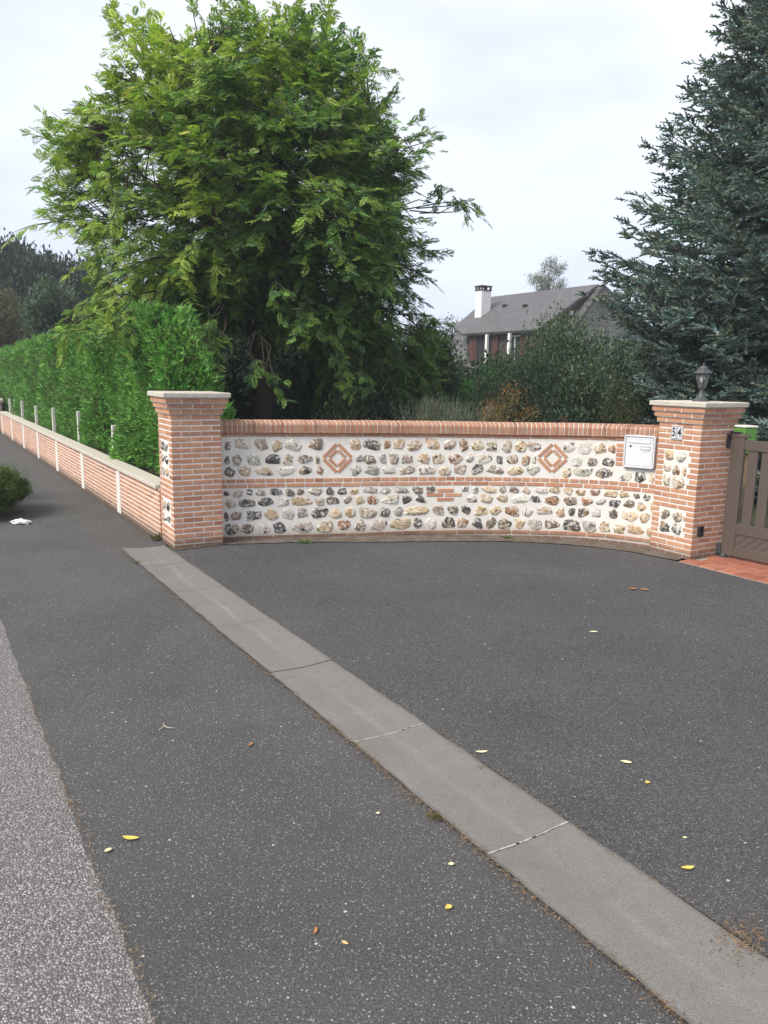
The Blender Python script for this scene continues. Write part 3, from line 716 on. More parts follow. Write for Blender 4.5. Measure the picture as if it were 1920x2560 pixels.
# the box is flat: one plane tangent to the wall
_p0 = np.array(wp(4.975, .012, 0)[:2]); _p1 = np.array(wp(5.335, .02, 0)[:2]); _t = (_p1 - _p0) / np.linalg.norm(_p1 - _p0); _n = np.array([_t[1], -_t[0]]); _c = (_p0 + _p1) / 2
def lb(x, o_, z): return (_c[0] + _t[0] * x + _n[0] * o_, _c[1] + _t[1] * x + _n[1] * o_, 1.163 + z)
def plate(M_, w_, h_, r_, prof):
    """rounded plate: prof = (inset, off) pairs from the back rim to the front"""
    mb = MB(); vs = []; 
    for ins, of in prof:
        for x, z in rrect(w_ - 2 * ins, h_ - 2 * ins, max(r_ - ins, .002)): vs.append(M_(x, of, z))
    n = len(rrect(w_, h_, r_)); fs = [(i * n + k_, i * n + (k_ + 1) % n, (i + 1) * n + (k_ + 1) % n, (i + 1) * n + k_) for i in range(len(prof) - 1) for k_ in range(n)]
    fs += [tuple(range(n))[::-1], tuple((len(prof) - 1) * n + k_ for k_ in range(n))]; mb.add(vs, fs); return mb
W_, H_ = .375, .392
plate(lb, W_, H_, .03, [(0, -.05), (0, .022), (.006, .034), (.014, .036), (.022, .030), (.025, .022)]).build('frame', M['white'], mbx)
dr = plate(lb, W_ - .056, H_ - .056, .008, [(0, .010), (0, .0245), (.002, .0265)]).build('door', M['white'], mbx)
plate(lb, W_ - .048, H_ - .048, .009, [(0, .020), (0, .0235)]).build('door_seam', M['seam'], mbx)
fl = lambda x, o_, z: lb(x, o_, z + .125)
plate(fl, .262, .052, .003, [(0, .02), (0, .0285)]).build('slot_seam', M['seam'], mbx)
plate(fl, .257, .047, .003, [(0, .02), (0, .0315), (.002, .033)]).build('slot_flap', M['white'], mbx)
nf = lambda x, o_, z: lb(x + .075, o_, z + .045)
npl = plate(nf, .112, .040, .003, [(0, .02), (0, .030)]).build('name_plate', M['seam'], mbx)
plate(nf, .103, .030, .002, [(0, .024), (0, .0312)]).build('name_card', M['white'], npl)
nf2 = lambda x, o_, z: lb(x + .085, o_, z + .008)
plate(nf2, .08, .012, .002, [(0, .022), (0, .0275)]).build('small_print_strip', mat_plain('pale_print', (.55, .56, .58), .5, nscale=200, amt=.5, bump=0), mbx)
lk = MB(); ctr = np.array(lb(-.105, .028, .065))
lk.tube([lb(-.105, .02, .065), lb(-.105, .033, .065)], .0125, 16); lk.tube([lb(-.105, .033, .065), lb(-.105, .036, .065)], [.0125, .008], 16)
lk.build('lock', M['lampgrey'], mbx)

def text_mesh(ch, size, M_, ext=.0015, xs=.72):
    cu = bpy.data.curves.new('t', 'FONT'); cu.body = ch; cu.size = size; cu.align_x = 'CENTER'; cu.align_y = 'CENTER'; cu.offset = size * .018; cu.extrude = ext
    o = bpy.data.objects.new('t', cu); col.objects.link(o)
    bpy.context.view_layer.update(); dg = bpy.context.evaluated_depsgraph_get()
    me = bpy.data.meshes.new_from_object(o.evaluated_get(dg)); bpy.data.objects.remove(o)
    for v_ in me.vertices: v_.co = M_(v_.co.x * xs, v_.co.z, v_.co.y)
    return me
fr3 = rface(3)
for (ch, a_, word) in (('5', .222, 'five'), ('4', .300, 'four')):
    Mn = lambda x, o_, z, a_=a_: fr3(a_ + x, .006 + o_, 1.425 + z)
    r_ = empty('house_number_plate', Mn(0, 0, 0), 0, label='white enamel number plate reading %s, %s of the two on the right pillar' % (ch, 'left' if ch == '5' else 'right'), cat='number plate', group='house number plates')
    plate(Mn, .074, .158, .003, [(0, -.008), (0, .006), (.002, .008)]).build('enamel_plate', M['white'], r_)
    mb = MB()
    for (x0, x1, z0, z1) in ((-.031, .031, .066, .0705), (-.031, .031, -.0705, -.066), (-.031, -.0275, -.066, .066), (.0275, .031, -.066, .066)):
        mb.box(Mn, x0, x1, .004, .0095, z0, z1)
    mb.build('black_border', M['digit'], r_)
    link('digit', text_mesh(ch, .135, lambda x, o_, z: Mn(x, .0095 + o_, z), xs=.66), M['digit'], r_)
fr0 = rface(0)
Ms = lambda x, o_, z: fr0(.125 + x, o_, .33 + z)
sn = empty('gate_sensor', Ms(0, 0, 0), 0, label='small black oblong gate sensor low on the driveway face of the right pillar', cat='sensor')
plate(Ms, .082, .118, .012, [(0, -.003), (0, .022), (.006, .028)]).build('housing', M['black'], sn)
plate(lambda x, o_, z: Ms(x, o_, z + .012), .050, .052, .006, [(0, .02), (0, .0295), (.002, .030)]).build('lens', mat_plain('sensor_lens', (.01, .01, .012), .12, bump=0), sn)

# lantern on the right pillar
lx, ly = RC[0] + .02, RC[1]; lz = PT + .0005
LS = .9
lan = empty('lantern', (lx, ly, lz), 0, label='dark grey hexagonal lantern with a pale bulb, standing on the right pillar', cat='lantern')
C3 = (lx, ly, lz)
mb = MB(); mb.lathe(C3, [(.106, 0), (.107, .008), (.098, .014), (.085, .022), (.062, .042), (.042, .072), (.029, .105), (.024, .135), (.024, .150), (.034, .155), (.034, .166), (.02, .168)], 28)
mb.build('base', M['lampgrey'], lan)
mb = MB(); z0, z1 = .168, .352; r0, r1 = .050, .092
hx = lambda r_, z, k_: (lx + r_ * math.cos(R(60 * k_ + 12)), ly + r_ * math.sin(R(60 * k_ + 12)), lz + z)
for k_ in range(6):
    mb.tube([hx(r0, z0, k_), hx(r1, z1, k_)], .0065, 6)
    mb.tube([hx(r0, z0 + .004, k_), hx(r0, z0 + .004, k_ + 1)], .0075, 6); mb.tube([hx(r1, z1, k_), hx(r1, z1, k_ + 1)], .0075, 6)
mb.lathe(C3, [(.045, .162), (.056, .168), (.056, .180), (.04, .182)], 6, ph=R(12), smooth=False)
mb.build('cage', M['lampgrey'], lan)
m_, t, p, o = newmat('lantern_glass'); p.inputs['Base Color'].default_value = (.75, .78, .78, 1); p.inputs['Roughness'].default_value = .12; p.inputs['Transmission Weight'].default_value = .9; p.inputs['IOR'].default_value = 1.15
M['glass'] = m_
mb = MB()
for k_ in range(6):
    a0, a1 = hx(r0 - .003, z0 + .012, k_), hx(r0 - .003, z0 + .012, k_ + 1); c1, c0 = hx(r1 - .003, z1 - .004, k_ + 1), hx(r1 - .003, z1 - .004, k_)
    mb.add([a0, a1, c1, c0], [(0, 1, 2, 3)])
mb.build('panes', M['glass'], lan)
mb = MB(); mb.lathe((lx, ly, lz), [(.016, .182), (.018, .20), (.018, .235), (.012, .238)], 16); mb.build('lamp_holder', M['lampgrey'], lan)
mb = MB(); mb.lathe((lx, ly, lz), [(.012, .238), (.016, .245), (.028, .268), (.030, .29), (.024, .315), (.010, .328), (.002, .331)], 18); mb.build('bulb', mat_plain('bulb_glass', (.78, .76, .66), .25, bump=0, amt=.03), lan)
mb = MB(); mb.lathe(C3, [(.118, .348), (.122, .352), (.118, .358), (.095, .378), (.072, .398), (.060, .410)], 6, ph=R(12), smooth=False)
mb.lathe(C3, [(.060, .404), (.058, .412), (.048, .430), (.030, .443), (.012, .449), (.010, .462), (.013, .470), (.008, .480), (.002, .484)], 20)
mb.build('roof', M['lampgrey'], lan)

for o_ in list(col.objects):
    if o_.parent is lan:
        o_.data.transform(Matrix.Translation((lx, ly, lz)) @ Matrix.Scale(LS, 4) @ Matrix.Translation((-lx, -ly, -lz)))

# gate leaf
gd = np.array([.56, -.8285]); gn = np.array([-.8285, -.56]); g0 = np.array([3.915, 8.585])
def gt(a, o_, z): return (g0[0] + gd[0] * a + gn[0] * o_, g0[1] + gd[1] * a + gn[1] * o_, z)
gate = empty('driveway_gate', (g0[0], g0[1], 0), 0, label='brown aluminium gate leaf with upright slats over a diagonal boarded panel, beside the right pillar', cat='gate')
GL = 1.75
mb = MB(); mb.box(gt, 0, .155, -.025, .025, .05, 1.435, ch=.004); mb.build('stile', M['gate'], gate)
mb = MB(); mb.box(gt, GL - .12, GL, -.025, .025, .05, 1.36, ch=.004); mb.build('stile', M['gate'], gate)
mb = MB(); mb.box(gt, -.004, .20, -.03, .03, 1.395, 1.42, ch=.004); mb.build('stile_cap', M['gate'], gate)
for nm, z0, z1 in (('top_rail', 1.255, 1.37), ('middle_rail', .305, .425), ('bottom_rail', .05, .165)):
    mb = MB(); mb.box(gt, .1555, GL - .1205, -.022, .022, z0, z1, ch=.004); mb.build(nm, M['gate'], gate)
a = .205
while a < GL - .15:
    mb = MB(); mb.box(gt, a, min(a + .112, GL - .13), -.011, .011, .4255, 1.2545, ch=.002); mb.build('slat', M['gate'], gate); a += .157
# diagonal boards, each clipped to the opening
mb = MB(); x0, x1, zb, zt = .156, GL - .121, .1655, .3045; mb.box(gt, x0, x1, -.004, .004, zb, zt)
mb.build('panel_backing', M['seam'], gate)
mb = MB(); pitch = .105; sl = 1.15
for k_ in range(-3, 18):
    poly = [(x0 + k_ * pitch, zb), (x0 + k_ * pitch + pitch - .007, zb), (x0 + k_ * pitch + pitch - .007 + (zt - zb) * sl, zt), (x0 + k_ * pitch + (zt - zb) * sl, zt)]
    if poly[0][0] < x0 - .0001 or poly[2][0] > x1 + .0001:
        # clip to the opening
        def clip(pl, cx, keep):
            o = []
            for i in range(len(pl)):
                p0, p1 = pl[i], pl[(i + 1) % len(pl)]; i0 = (p0[0] - cx) * keep >= 0; i1 = (p1[0] - cx) * keep >= 0
                if i0: o.append(p0)
                if i0 != i1: t_ = (cx - p0[0]) / (p1[0] - p0[0]); o.append((cx, p0[1] + t_ * (p1[1] - p0[1])))
            return o
        poly = clip(poly, x0, 1)
        if len(poly) > 2: poly = clip(poly, x1, -1)
        if len(poly) < 3: continue
    n = len(poly); vs = [gt(x, .013, z) for x, z in poly] + [gt(x, -.013, z) for x, z in poly]
    mb.add(vs, [tuple(range(n)), tuple(range(n, 2 * n))[::-1]] + [(i, (i + 1) % n, n + (i + 1) % n, n + i) for i in range(n)])
mb.build('diagonal_boards', M['gate'], gate)
mb = MB(); mb.box(gt, -.075, .0, -.02, .02, 1.385, 1.42, ch=.004); mb.box(gt, -.075, -.035, -.03, .03, 1.27, 1.42, ch=.004); mb.tube([gt(-.02, 0, 1.36), gt(-.02, 0, 1.46)], .014, 12); mb.box(gt, -.02, .09, -.032, .032, 1.438, 1.452, ch=.003)
mb.build('upper_hinge', M['black'], gate)
mb = MB(); mb.box(gt, -.07, -.005, -.03, .03, .05, .17, ch=.004); mb.tube([gt(.02, 0, .018), gt(.02, 0, .05)], .04, 16); mb.box(gt, -.09, .08, -.05, .05, .017, .024, ch=.002)
mb.build('lower_hinge', M['lampgrey'], gate)

M['render'] = mat_plain('white_render', (.72, .71, .70), .9, nscale=8, amt=.06)
# green bin seen over the gate
p_ = at(1861, 1095, 10.3); gb = empty('green_box', (p_[0], 10.3, 0), .3, label='bright green box with a pale lid, seen beyond the gate top', cat='garden box')
bx = (lambda X, Y, a0: (lambda x, y, z: (X + math.cos(a0) * x - math.sin(a0) * y, Y + math.sin(a0) * x + math.cos(a0) * y, z)))(p_[0], 10.3, .3)
mb = MB(); mb.box(bx, -.10, .10, -.09, .09, 0, .60, ch=.01); mb.build('stone_foot', M['conc'], gb)
mb = MB(); mb.box(bx, -.09, .09, -.08, .08, .601, 1.05, ch=.01); mb.build('wooden_stand', mat_plain('stand_wood', (.28, .17, .09), .7), gb)
mb = MB(); mb.box(bx, -.105, .105, -.11, .11, 1.051, 1.40, ch=.012); mb.build('body', mat_plain('green_plastic', (.10, .25, .045), .5, bump=0), gb)
mb = MB(); mb.box(bx, -.113, .113, -.118, .118, 1.401, 1.43, ch=.008); mb.build('lid', M['whiteconc'], gb)

# ------------------------------------------------------------------ house
def mat_slate(name, c, cs=(4.5, 7.5)):
    m_, t, p, o = newmat(name); k = T(t); c = np.array(c)
    uv = k.n('ShaderNodeAttribute', attribute_name='UVMap', attribute_type='GEOMETRY')
    bt = k.n('ShaderNodeTexBrick'); bt.offset = .5
    bt.inputs['Scale'].default_value = 1; bt.inputs['Brick Width'].default_value = .45; bt.inputs['Row Height'].default_value = .26; bt.inputs['Mortar Size'].default_value = .022
    bt.inputs['Mortar Smooth'].default_value = .3; bt.inputs['Bias'].default_value = 0
    bt.inputs['Color1'].default_value = (*(c * .86), 1); bt.inputs['Color2'].default_value = (*(c * 1.14), 1); bt.inputs['Mortar'].default_value = (*(c * .42), 1)
    k.l(uv.outputs['Vector'], bt.inputs['Vector'])
    v = k.coord(); cc = k.mix(k.ramp(k.noise(v, .9, 5), (.35, .4), (.65, 0)), bt.outputs['Color'], tuple(c * .8))
    k.l(cc, p.inputs['Base Color']); p.inputs['Roughness'].default_value = .6
    k.l(k.bump(bt.outputs['Fac'], -.6, .02), p.inputs['Normal']); return m_
M['slate'] = mat_slate('roof_slate', (.098, .092, .095)); M['slatewall'] = mat_slate('hung_slate', (.27, .25, .24))
M['wood'] = mat_plain('brown_shutter', (.075, .027, .021), .6, nscale=20, amt=.2)
M['darkwood'] = mat_plain('dark_timber', (.05, .04, .036), .7)
m_, t, p, o = newmat('window_glass'); p.inputs['Base Color'].default_value = (.03, .035, .045, 1); p.inputs['Roughness'].default_value = .06; M['wglass'] = m_
def slab(name, poly, th, mat, parent, udir, vdir):
    """flat polygon given in world points, thickness th downwards along its normal, with planar UVs"""
    P = np.array(poly, float); n = np.cross(P[1] - P[0], P[2] - P[0]); n /= np.linalg.norm(n)
    if n[2] < 0 or (abs(n[2]) < .01 and n[1] > 0): n = -n
    k_ = len(P); V = np.vstack([P, P - n * th]); fs = [tuple(range(k_)), tuple(range(k_, 2 * k_))[::-1]] + [(i, k_ + i, k_ + (i + 1) % k_, (i + 1) % k_) for i in range(k_)]
    me = bpy.data.meshes.new(name); me.from_pydata([tuple(v) for v in V], [], fs)
    uvl = me.uv_layers.new(name='UVMap'); U = np.array(udir, float); U /= np.linalg.norm(U); Vd = np.array(vdir, float); Vd /= np.linalg.norm(Vd)
    for lp_ in me.loops: v = V[lp_.vertex_index]; uvl.data[lp_.index].uv = (v @ U, v @ Vd)
    bm = bmesh.new(); bm.from_mesh(me); bmesh.ops.recalc_face_normals(bm, faces=bm.faces); bm.to_mesh(me); bm.free()
    return link(name, me, mat, parent)
Ha = np.array([SA[0], SA[1], 0]); Hb = np.array([SB[0], SB[1], 0])
def H(a, b_, z): return np.array(st(a, b_, z))
house = empty('slate_roofed_house', st(20, 24), 0, label='house with dark slate roof, white chimney and brown shutters, behind the garden shrubs', cat='house')
RZ_, RB = 6.12, 24.0; mslope = 1.13
eb = 18.9; ez = RZ_ - mslope * (RB - eb)
A0, A1 = 15.97, 29.0
slab('main_roof', [H(A0, RB, RZ_), H(23.9, RB, RZ_), H(25.4, eb, ez), H(A0, eb, ez)], .16, M['slate'], house, Ha, -Hb * 1 + np.array([0, 0, mslope]))
slab('rear_roof', [H(A0, RB + .01, RZ_), H(23.9, RB + .01, RZ_), H(25.4, 32.5, 2.0), H(A0, 32.5, 2.0)], .16, M['slate'], house, Ha, Hb + np.array([0, 0, -mslope]))
dz = .05; DS = .62
dp = lambda a, b_: H(a, b_, RZ_ + dz - DS * (RB - b_))
slab('dormer_roof', [dp(16.3, RB), dp(23.9, RB), dp(23.2, 21.25), dp(21.65, 20.6), dp(16.42, 20.6)], .12, M['slate'], house, Ha, Hb + np.array([0, 0, DS]))
mb = MB(); hb = lambda x, y, z: st(x, y, z)
mb.box(hb, 16.5, 23.3, 19.6, 28.4, 0, 1.4); mb.build('ground_floor_wall', M['render'], house)
# slate-hung gable towards us, and its pale barge board
slab('gable_wall', [H(16.4, 19.3, .0), H(16.4, 32.0, .0), H(16.4, 32.0, 2.1), H(16.4, 24, RZ_ - .2), H(16.4, 19.3, ez + .3)], .15, M['slatewall'], house, Hb, (0, 0, 1))
for (b0, z0, b1_, z1_) in ((RB, RZ_ - .17, eb, ez - .17), (RB, RZ_ - .17, 32.4, 1.9)):
    mb = MB(); P0, P1 = H(A0 + .02, b0, z0), H(A0 + .02, b1_, z1_); d_ = Ha * .05; w2 = np.array([0, 0, -.22])
    mb.add([P0, P0 + w2, P1 + w2, P1, P0 + d_, P0 + w2 + d_, P1 + w2 + d_, P1 + d_], [(0, 1, 2, 3), (4, 7, 6, 5), (0, 4, 5, 1), (3, 2, 6, 7), (0, 3, 7, 4), (1, 5, 6, 2)]); mb.build('barge_board', mat_plain('barge_paint', (.20, .18, .17), .6), house)
    mb = MB(); P0, P1 = H(A0 + .08, b0, z0 - .16), H(A0 + .08, b1_, z1_ - .16); d_ = Ha * .4; w2 = np.array([0, 0, -.03])
    mb.add([P0, P0 + w2, P1 + w2, P1, P0 + d_, P0 + w2 + d_, P1 + w2 + d_, P1 + d_], [(0, 1, 2, 3), (4, 7, 6, 5), (0, 4, 5, 1), (3, 2, 6, 7), (0, 3, 7, 4), (1, 5, 6, 2)]); mb.build('soffit', M['render'], house)
# dormer wall with its cheeks
zt_ = 3.95; dwb = 21.0; WO = .4
mb = MB(); mb.box(hb, 16.7, 21.6, dwb, dwb + .15, 1.6, zt_ + .1); mb.build('dormer_wall', M['darkwood'], house)
for a in (16.55, 21.62):
    slab('dormer_cheek', [H(a, dwb, 2.4), H(a, dwb, zt_ + .1), H(a, 23.8, RZ_ - DS * .2 - .1), H(a, 23.7, 5.5), H(a, 22.2, 3.9)], .12, M['darkwood'], house, Hb, (0, 0, 1))
# beam ends under the dormer verge
for b_ in (21.4, 22.4):
    mb = MB(); z = RZ_ - DS * (RB - b_) - .26; mb.box(hb, 16.25, 16.54, b_, b_ + .16, z - .14, z + .05, ch=.03); mb.build('beam_end', mat_plain('beam_paint', (.22, .21, .2), .7), house)
def win(a0, a1, z0, z1):
    a0 += WO - .05; a1 += WO - .05; z0 -= .06; z1 -= .06
    f = MB(); f.box(hb, a0, a1, dwb - .03, dwb - .001, z0, z1); w_ = f.build('window', M['wglass'], house)
    g_ = MB()
    for (x0, x1, y0, y1) in ((a0, a0 + .06, z0, z1), (a1 - .06, a1, z0, z1), ((a0 + a1) / 2 - .04, (a0 + a1) / 2 + .04, z0 + .061, z1 - .061), (a0 + .061, a1 - .061, z1 - .06, z1), (a0 + .061, a1 - .061, z0, z0 + .06)):
        g_.box(hb, x0, x1, dwb - .07, dwb - .031, y0, y1)
    g_.build('window_frame', M['darkwood'] if a0 > 19.6 else M['render'], w_)
win(19.45, 20.55, 2.75, 3.95); win(17.35, 18.35, 2.75, 3.95)
for a in (20.58, 19.0, 17.0, 16.42):
    w_ = .5 if a != 16.42 else .45; a += WO - .05; mb = MB(); mb.box(hb, a, a + w_, dwb - .09, dwb - .045, 2.7, 4.0, ch=.01); sh = mb.build('shutter', M['wood'], house)
    mb = MB(); P = [(a + .05, 2.8), (a + .13, 2.8), (a + w_ - .05, 3.9), (a + w_ - .13, 3.9)]
    mb.add([st(x, dwb - .115, z) for x, z in P] + [st(x, dwb - .091, z) for x, z in P], [(0, 1, 2, 3), (4, 7, 6, 5), (0, 4, 5, 1), (1, 5, 6, 2), (2, 6, 7, 3), (3, 7, 4, 0)])
    mb.box(hb, a + .03, a + w_ - .03, dwb - .115, dwb - .092, 2.76, 2.80); mb.box(hb, a + .03, a + w_ - .03, dwb - .115, dwb - .092, 3.905, 3.945)
    mb.build('brace', M['wood'], sh)
for a in (19.33, 17.75):
    mb = MB(); a += WO; mb.box(hb, a, a + .13, dwb - .42, dwb - .29, 2.3, 3.96, ch=.01); mb.build('white_post', M['render'], house)
mb = MB(); mb.box(hb, 16.6, 21.6, dwb - .44, dwb - .12, 2.45, 2.58); mb.build('window_ledge', mat_plain('lead', (.22, .21, .2), .6), house)
# chimney standing on the dormer slope
ca, cb_ = 22.3, 22.3
mb = MB(); mb.box(hb, ca - .30, ca + .20, cb_ - .30, cb_ + .30, 4.2, 6.22, ch=.01); ch_ = mb.build('chimney', M['render'], house)
mb = MB(); mb.box(hb, ca - .33, ca + .23, cb_ - .33, cb_ + .33, 6.221, 6.27, ch=.01)
for (x, y) in ((ca - .31, cb_ - .31), (ca + .13, cb_ - .31), (ca - .31, cb_ + .23), (ca + .13, cb_ + .23), (ca - .09, cb_ - .31), (ca - .31, cb_ - .04)): mb.box(hb, x, x + .08, y, y + .08, 6.271, 6.42)
mb.box(hb, ca - .35, ca + .25, cb_ - .35, cb_ + .35, 6.421, 6.47, ch=.01); mb.build('chimney_cap', mat_plain('chimney_cowl', (.07, .05, .045), .8), ch_)
for (a, b_) in ((21.2, 22.85), (19.5, 22.65)):
    z = RZ_ + dz - DS * (RB - b_); mb = MB(); mb.box(hb, a - .09, a + .09, b_ - .14, b_ + .12, z - .03, z + .09, ch=.02); mb.build('roof_vent', M['black'], house)

# small pieces on the ground
def leafobj(px, py, Lc, Wc, rz, c, label, curl=.25):
    x, y, _ = gnd(px, py); n = 10; mb = MB(); vs = []
    ca_, sa_ = math.cos(rz), math.sin(rz)
    for i in range(n + 1):
        u = i / n; w_ = Wc * math.sin(math.pi * min(u * .97 + .015, 1)) ** .8 / 2; xx = (u - .5) * Lc; zz = .006 + curl * Lc * (2 * u - 1) ** 2 * .35
        for s_ in (-1, 0, 1):
            X = xx; Y = s_ * w_ + .10 * Lc * (2 * u - 1) ** 2; Z = zz + (abs(s_) * w_ * .6)
            vs.append((x + X * ca_ - Y * sa_, y + X * sa_ + Y * ca_, Z))
    fs = [(i * 3 + k_, i * 3 + k_ + 1, i * 3 + k_ + 4, i * 3 + k_ + 3) for i in range(n) for k_ in (0, 1)]
    mb.add(vs, fs, None, True); me = mb.mesh('fallen_leaf')
    key = 'leafpaint' + str(c)
    if key not in M: M[key] = mat_plain('dry_leaf', c, .6, nscale=90, amt=.3, bump=.1)
    link('fallen_leaf', me, M[key], None, label=label, cat='fallen leaf', group='fallen leaves on the asphalt')
YL, PL, OR_ = (.62, .46, .09), (.66, .60, .36), (.42, .17, .06)
LV = [(325, 2101, .075, .026, -.1, YL, 'long curled yellow leaf lying on the left pavement near the road edge'),
(271, 2130, .034, .022, .9, PL, 'small pale yellow leaf beside the long curled yellow leaf'),
(627, 1864, .045, .016, 1.3, OR_, 'small rust brown leaf on the pavement, nearest to the forked twig'),
(789, 2331, .036, .013, 1.5, OR_, 'orange brown leaf low on the pavement, left of its smaller neighbour'),
(861, 2362, .030, .014, -.6, (.60, .38, .17), 'tiny tan leaf just right of the orange brown leaf'),
(1122, 2273, .032, .024, .8, YL, 'yellow round leaf on the pavement between the gutter and the orange leaves'),
(1128, 2165, .026, .020, .2, PL, 'pale stone-coloured leaf just left of the wide mortar joint'),
(945, 2037, .022, .016, .4, PL, 'tiny pale leaf on the middle of the pavement'),
(1204, 1884, .070, .022, .1, PL, 'cream crescent leaf on the driveway close to the gutter'),
(1565, 1910, .058, .028, -.3, PL, 'cream leaf in the middle right of the driveway'),
(1619, 1960, .030, .024, .8, YL, 'small yellow leaf just below the cream leaf on the driveway'),
(1720, 2175, .060, .022, .15, YL, 'yellow leaf at the lower right of the driveway'),
(1712, 2098, .022, .012, .0, PL, 'tiny pale leaf above the yellow leaf at the lower right'),
(1493, 2176, .022, .018, 1.2, YL, 'tiny yellow leaf lying on the gutter slab'),
(1484, 1583, .070, .030, .1, PL, 'pale leaf alone in the centre of the driveway'),
(1583, 1475, .085, .035, .1, OR_, 'left one of two rust leaves in front of the right pillar'),
(1612, 1477, .085, .035, -.2, (.5, .2, .08), 'right one of two rust leaves in front of the right pillar')]
for l_ in LV: leafobj(*l_)
# crumpled paper
x, y, _ = gnd(52, 1310); V = ICO3[0].copy(); V = V * (1 + .35 * np.sin(V[:, [0]] * 5 + 1) * np.cos(V[:, [1]] * 6)) ; V = V * [.115, .06, .035] + rng.normal(size=V.shape) * .004
V[:, 2] = np.clip(V[:, 2] + .028, .006, None); V += [x, y, 0]
link('crumpled_paper', npmesh('crumpled_paper', V, ICO3[1]), M['white'], None, label='crumpled white paper lying on the pavement in front of the low bush', cat='litter')
x, y, _ = gnd(418, 1822); mb = MB(); mb.tube([(x - .035, y + .05, .008), (x - .02, y + .01, .012), (x + .005, y - .005, .01), (x + .055, y - .004, .007)], [.002, .003, .003, .0015], 6); mb.tube([(x - .02, y + .01, .012), (x - .04, y - .03, .007)], [.003, .0015], 6)
tag(mb.build('forked_twig', mat_plain('pale_twig', (.45, .40, .34), .8)), 'pale forked twig lying on the pavement', 'twig')
# slab of stone at the lower right corner
def mat_speck():
    m_, t, p, o = newmat('weathered_stone'); k = T(t); v = k.coord()
    c = k.mix(k.ramp(k.noise(v, 12, 6, .7, 1), (.50, 0), (.57, 1)), (.20, .185, .175), (.44, .42, .39)); c = k.mix(k.ramp(k.noise(v, 70, 3), (.4, .5), (.6, 0)), c, (.10, .095, .09))
    k.l(c, p.inputs['Base Color']); p.inputs['Roughness'].default_value = .9; k.l(k.bump(k.noise(v, 25, 5), .8, .02), p.inputs['Normal']); return m_
V = ICO4[0].copy()
for q in range(22):
    n = rng.normal(size=3); n /= np.linalg.norm(n); e = V @ n - rng.uniform(.72, .93); V = V - np.clip(e, 0, None)[:, None] * n
V = V * (1 + .03 * rng.normal(size=(len(V), 1)) * .5); V = V * (1 + .08 * np.sin(V[:, [0]] * 4 + 2) * np.cos(V[:, [2]] * 5) + .05 * np.sin(V[:, [1]] * 7)); V = V * [.36, .34, .11]; V[:, 2] = np.minimum(V[:, 2], .018 + .006 * np.sin(V[:, 0] * 20 + V[:, 1] * 13))
V += [1.82, 2.56, .004]
link('edging_stone', npmesh('edging_stone', V, ICO4[1], None, False), mat_speck(), None, label='rough pale weathered stone at the edge of the driveway, in the lower right corner', cat='stone')

# ------------------------------------------------------------------ foliage
def cvar(base, n, hv=.12, vv=.25):
    c = np.tile(np.array(base, float), (n, 1)) if np.ndim(base) == 1 else np.array(base, float)
    c = c * (1 + rng.normal(0, vv, (n, 1)).clip(-.6, .9)); c = c * (1 + rng.normal(0, hv, (n, 3)).clip(-.3, .3)); return c.clip(.004, .9)
def fronds(P, D, N, L, C, pairs=8, wl=.34, ww=.14):
    """pinnate leaves: rachis from P along D, leaflets in pairs, drooping towards the tip"""
    n = len(P); S = unit(np.cross(D, N)); N2 = unit(np.cross(S, D)); out_ = []; cols = []
    L = np.asarray(L).reshape(-1, 1)
    for i in range(pairs):
        u = .12 + .86 * i / (pairs - 1); base = P + D * L * u - np.array([0, 0, 1.0]) * L * .28 * u * u
        s_ = math.sin(math.pi * (.18 + .74 * u))
        for sg in (-1, 1):
            d = unit(S * sg + D * .45 - N2 * .18 + rng.normal(0, .12, (n, 3)) - np.array([0, 0, .25 * u]))
            out_.append(leafverts(base, d, N2 + rng.normal(0, .2, (n, 3)), L[:, 0] * wl * s_, L[:, 0] * ww * (.7 + .3 * s_))); cols.append(C)
    k_ = len(out_); V = np.stack([o_.reshape(n, 4, 3) for o_ in out_], 0).reshape(-1, 3); Cc = np.concatenate(cols, 0)
    return V, Cc
def interp_r(tab, ang): a = np.array([t_[0] for t_ in tab], float); r_ = np.array([t_[1] for t_ in tab], float); return np.interp(np.mod(ang, 360), a, r_)

# ---- the big pinnate-leaved tree
TY = 13.0
TC = at(600, 470, TY) + np.array([.20, 0, -.22]); PXM = F / TY
tab = [(0, 455), (10, 445), (20, 470), (30, 455), (40, 490), (55, 495), (75, 440), (90, 442), (108, 448), (125, 480), (142, 462), (155, 440), (163, 495), (180, 520), (193, 515), (209, 520), (219, 515), (235, 430), (250, 330), (262, 260), (275, 240), (290, 360), (305, 485), (325, 520), (340, 480), (360, 455)]
tree = empty('locust_tree', (at(662, 1040, TY)[0], TY, 0), 0, label='large round-headed tree with feathery yellow-green leaves, behind the left pillar and the hedge', cat='tree')
tx = at(662, 1040, TY)[0]
_o = np.array([at(600 + math.cos(R(t_[0])) * t_[1], 470 - math.sin(R(t_[0])) * t_[1], TY) - (TC - np.array([.20, 0, -.22])) for t_ in tab])
_an = np.degrees(np.arctan2(_o[:, 2], _o[:, 0])) % 360; _an[-1] = _an[0] + 360; _rr = np.hypot(_o[:, 0], _o[:, 2]); _q = np.argsort(_an)
def crown_r(d):
    ang = np.degrees(np.arctan2(d[:, 2], d[:, 0])) % 360; rxz = np.interp(ang, _an[_q], _rr[_q], period=360) * .94
    q = np.sqrt(d[:, 0] ** 2 + d[:, 2] ** 2); ry = 2.8
    return 1 / np.sqrt((q / rxz) ** 2 + (d[:, 1] / ry) ** 2)
lump = rng.normal(size=(60, 3)); lump = unit(lump); lumpr = rng.uniform(-.17, .10, 60)
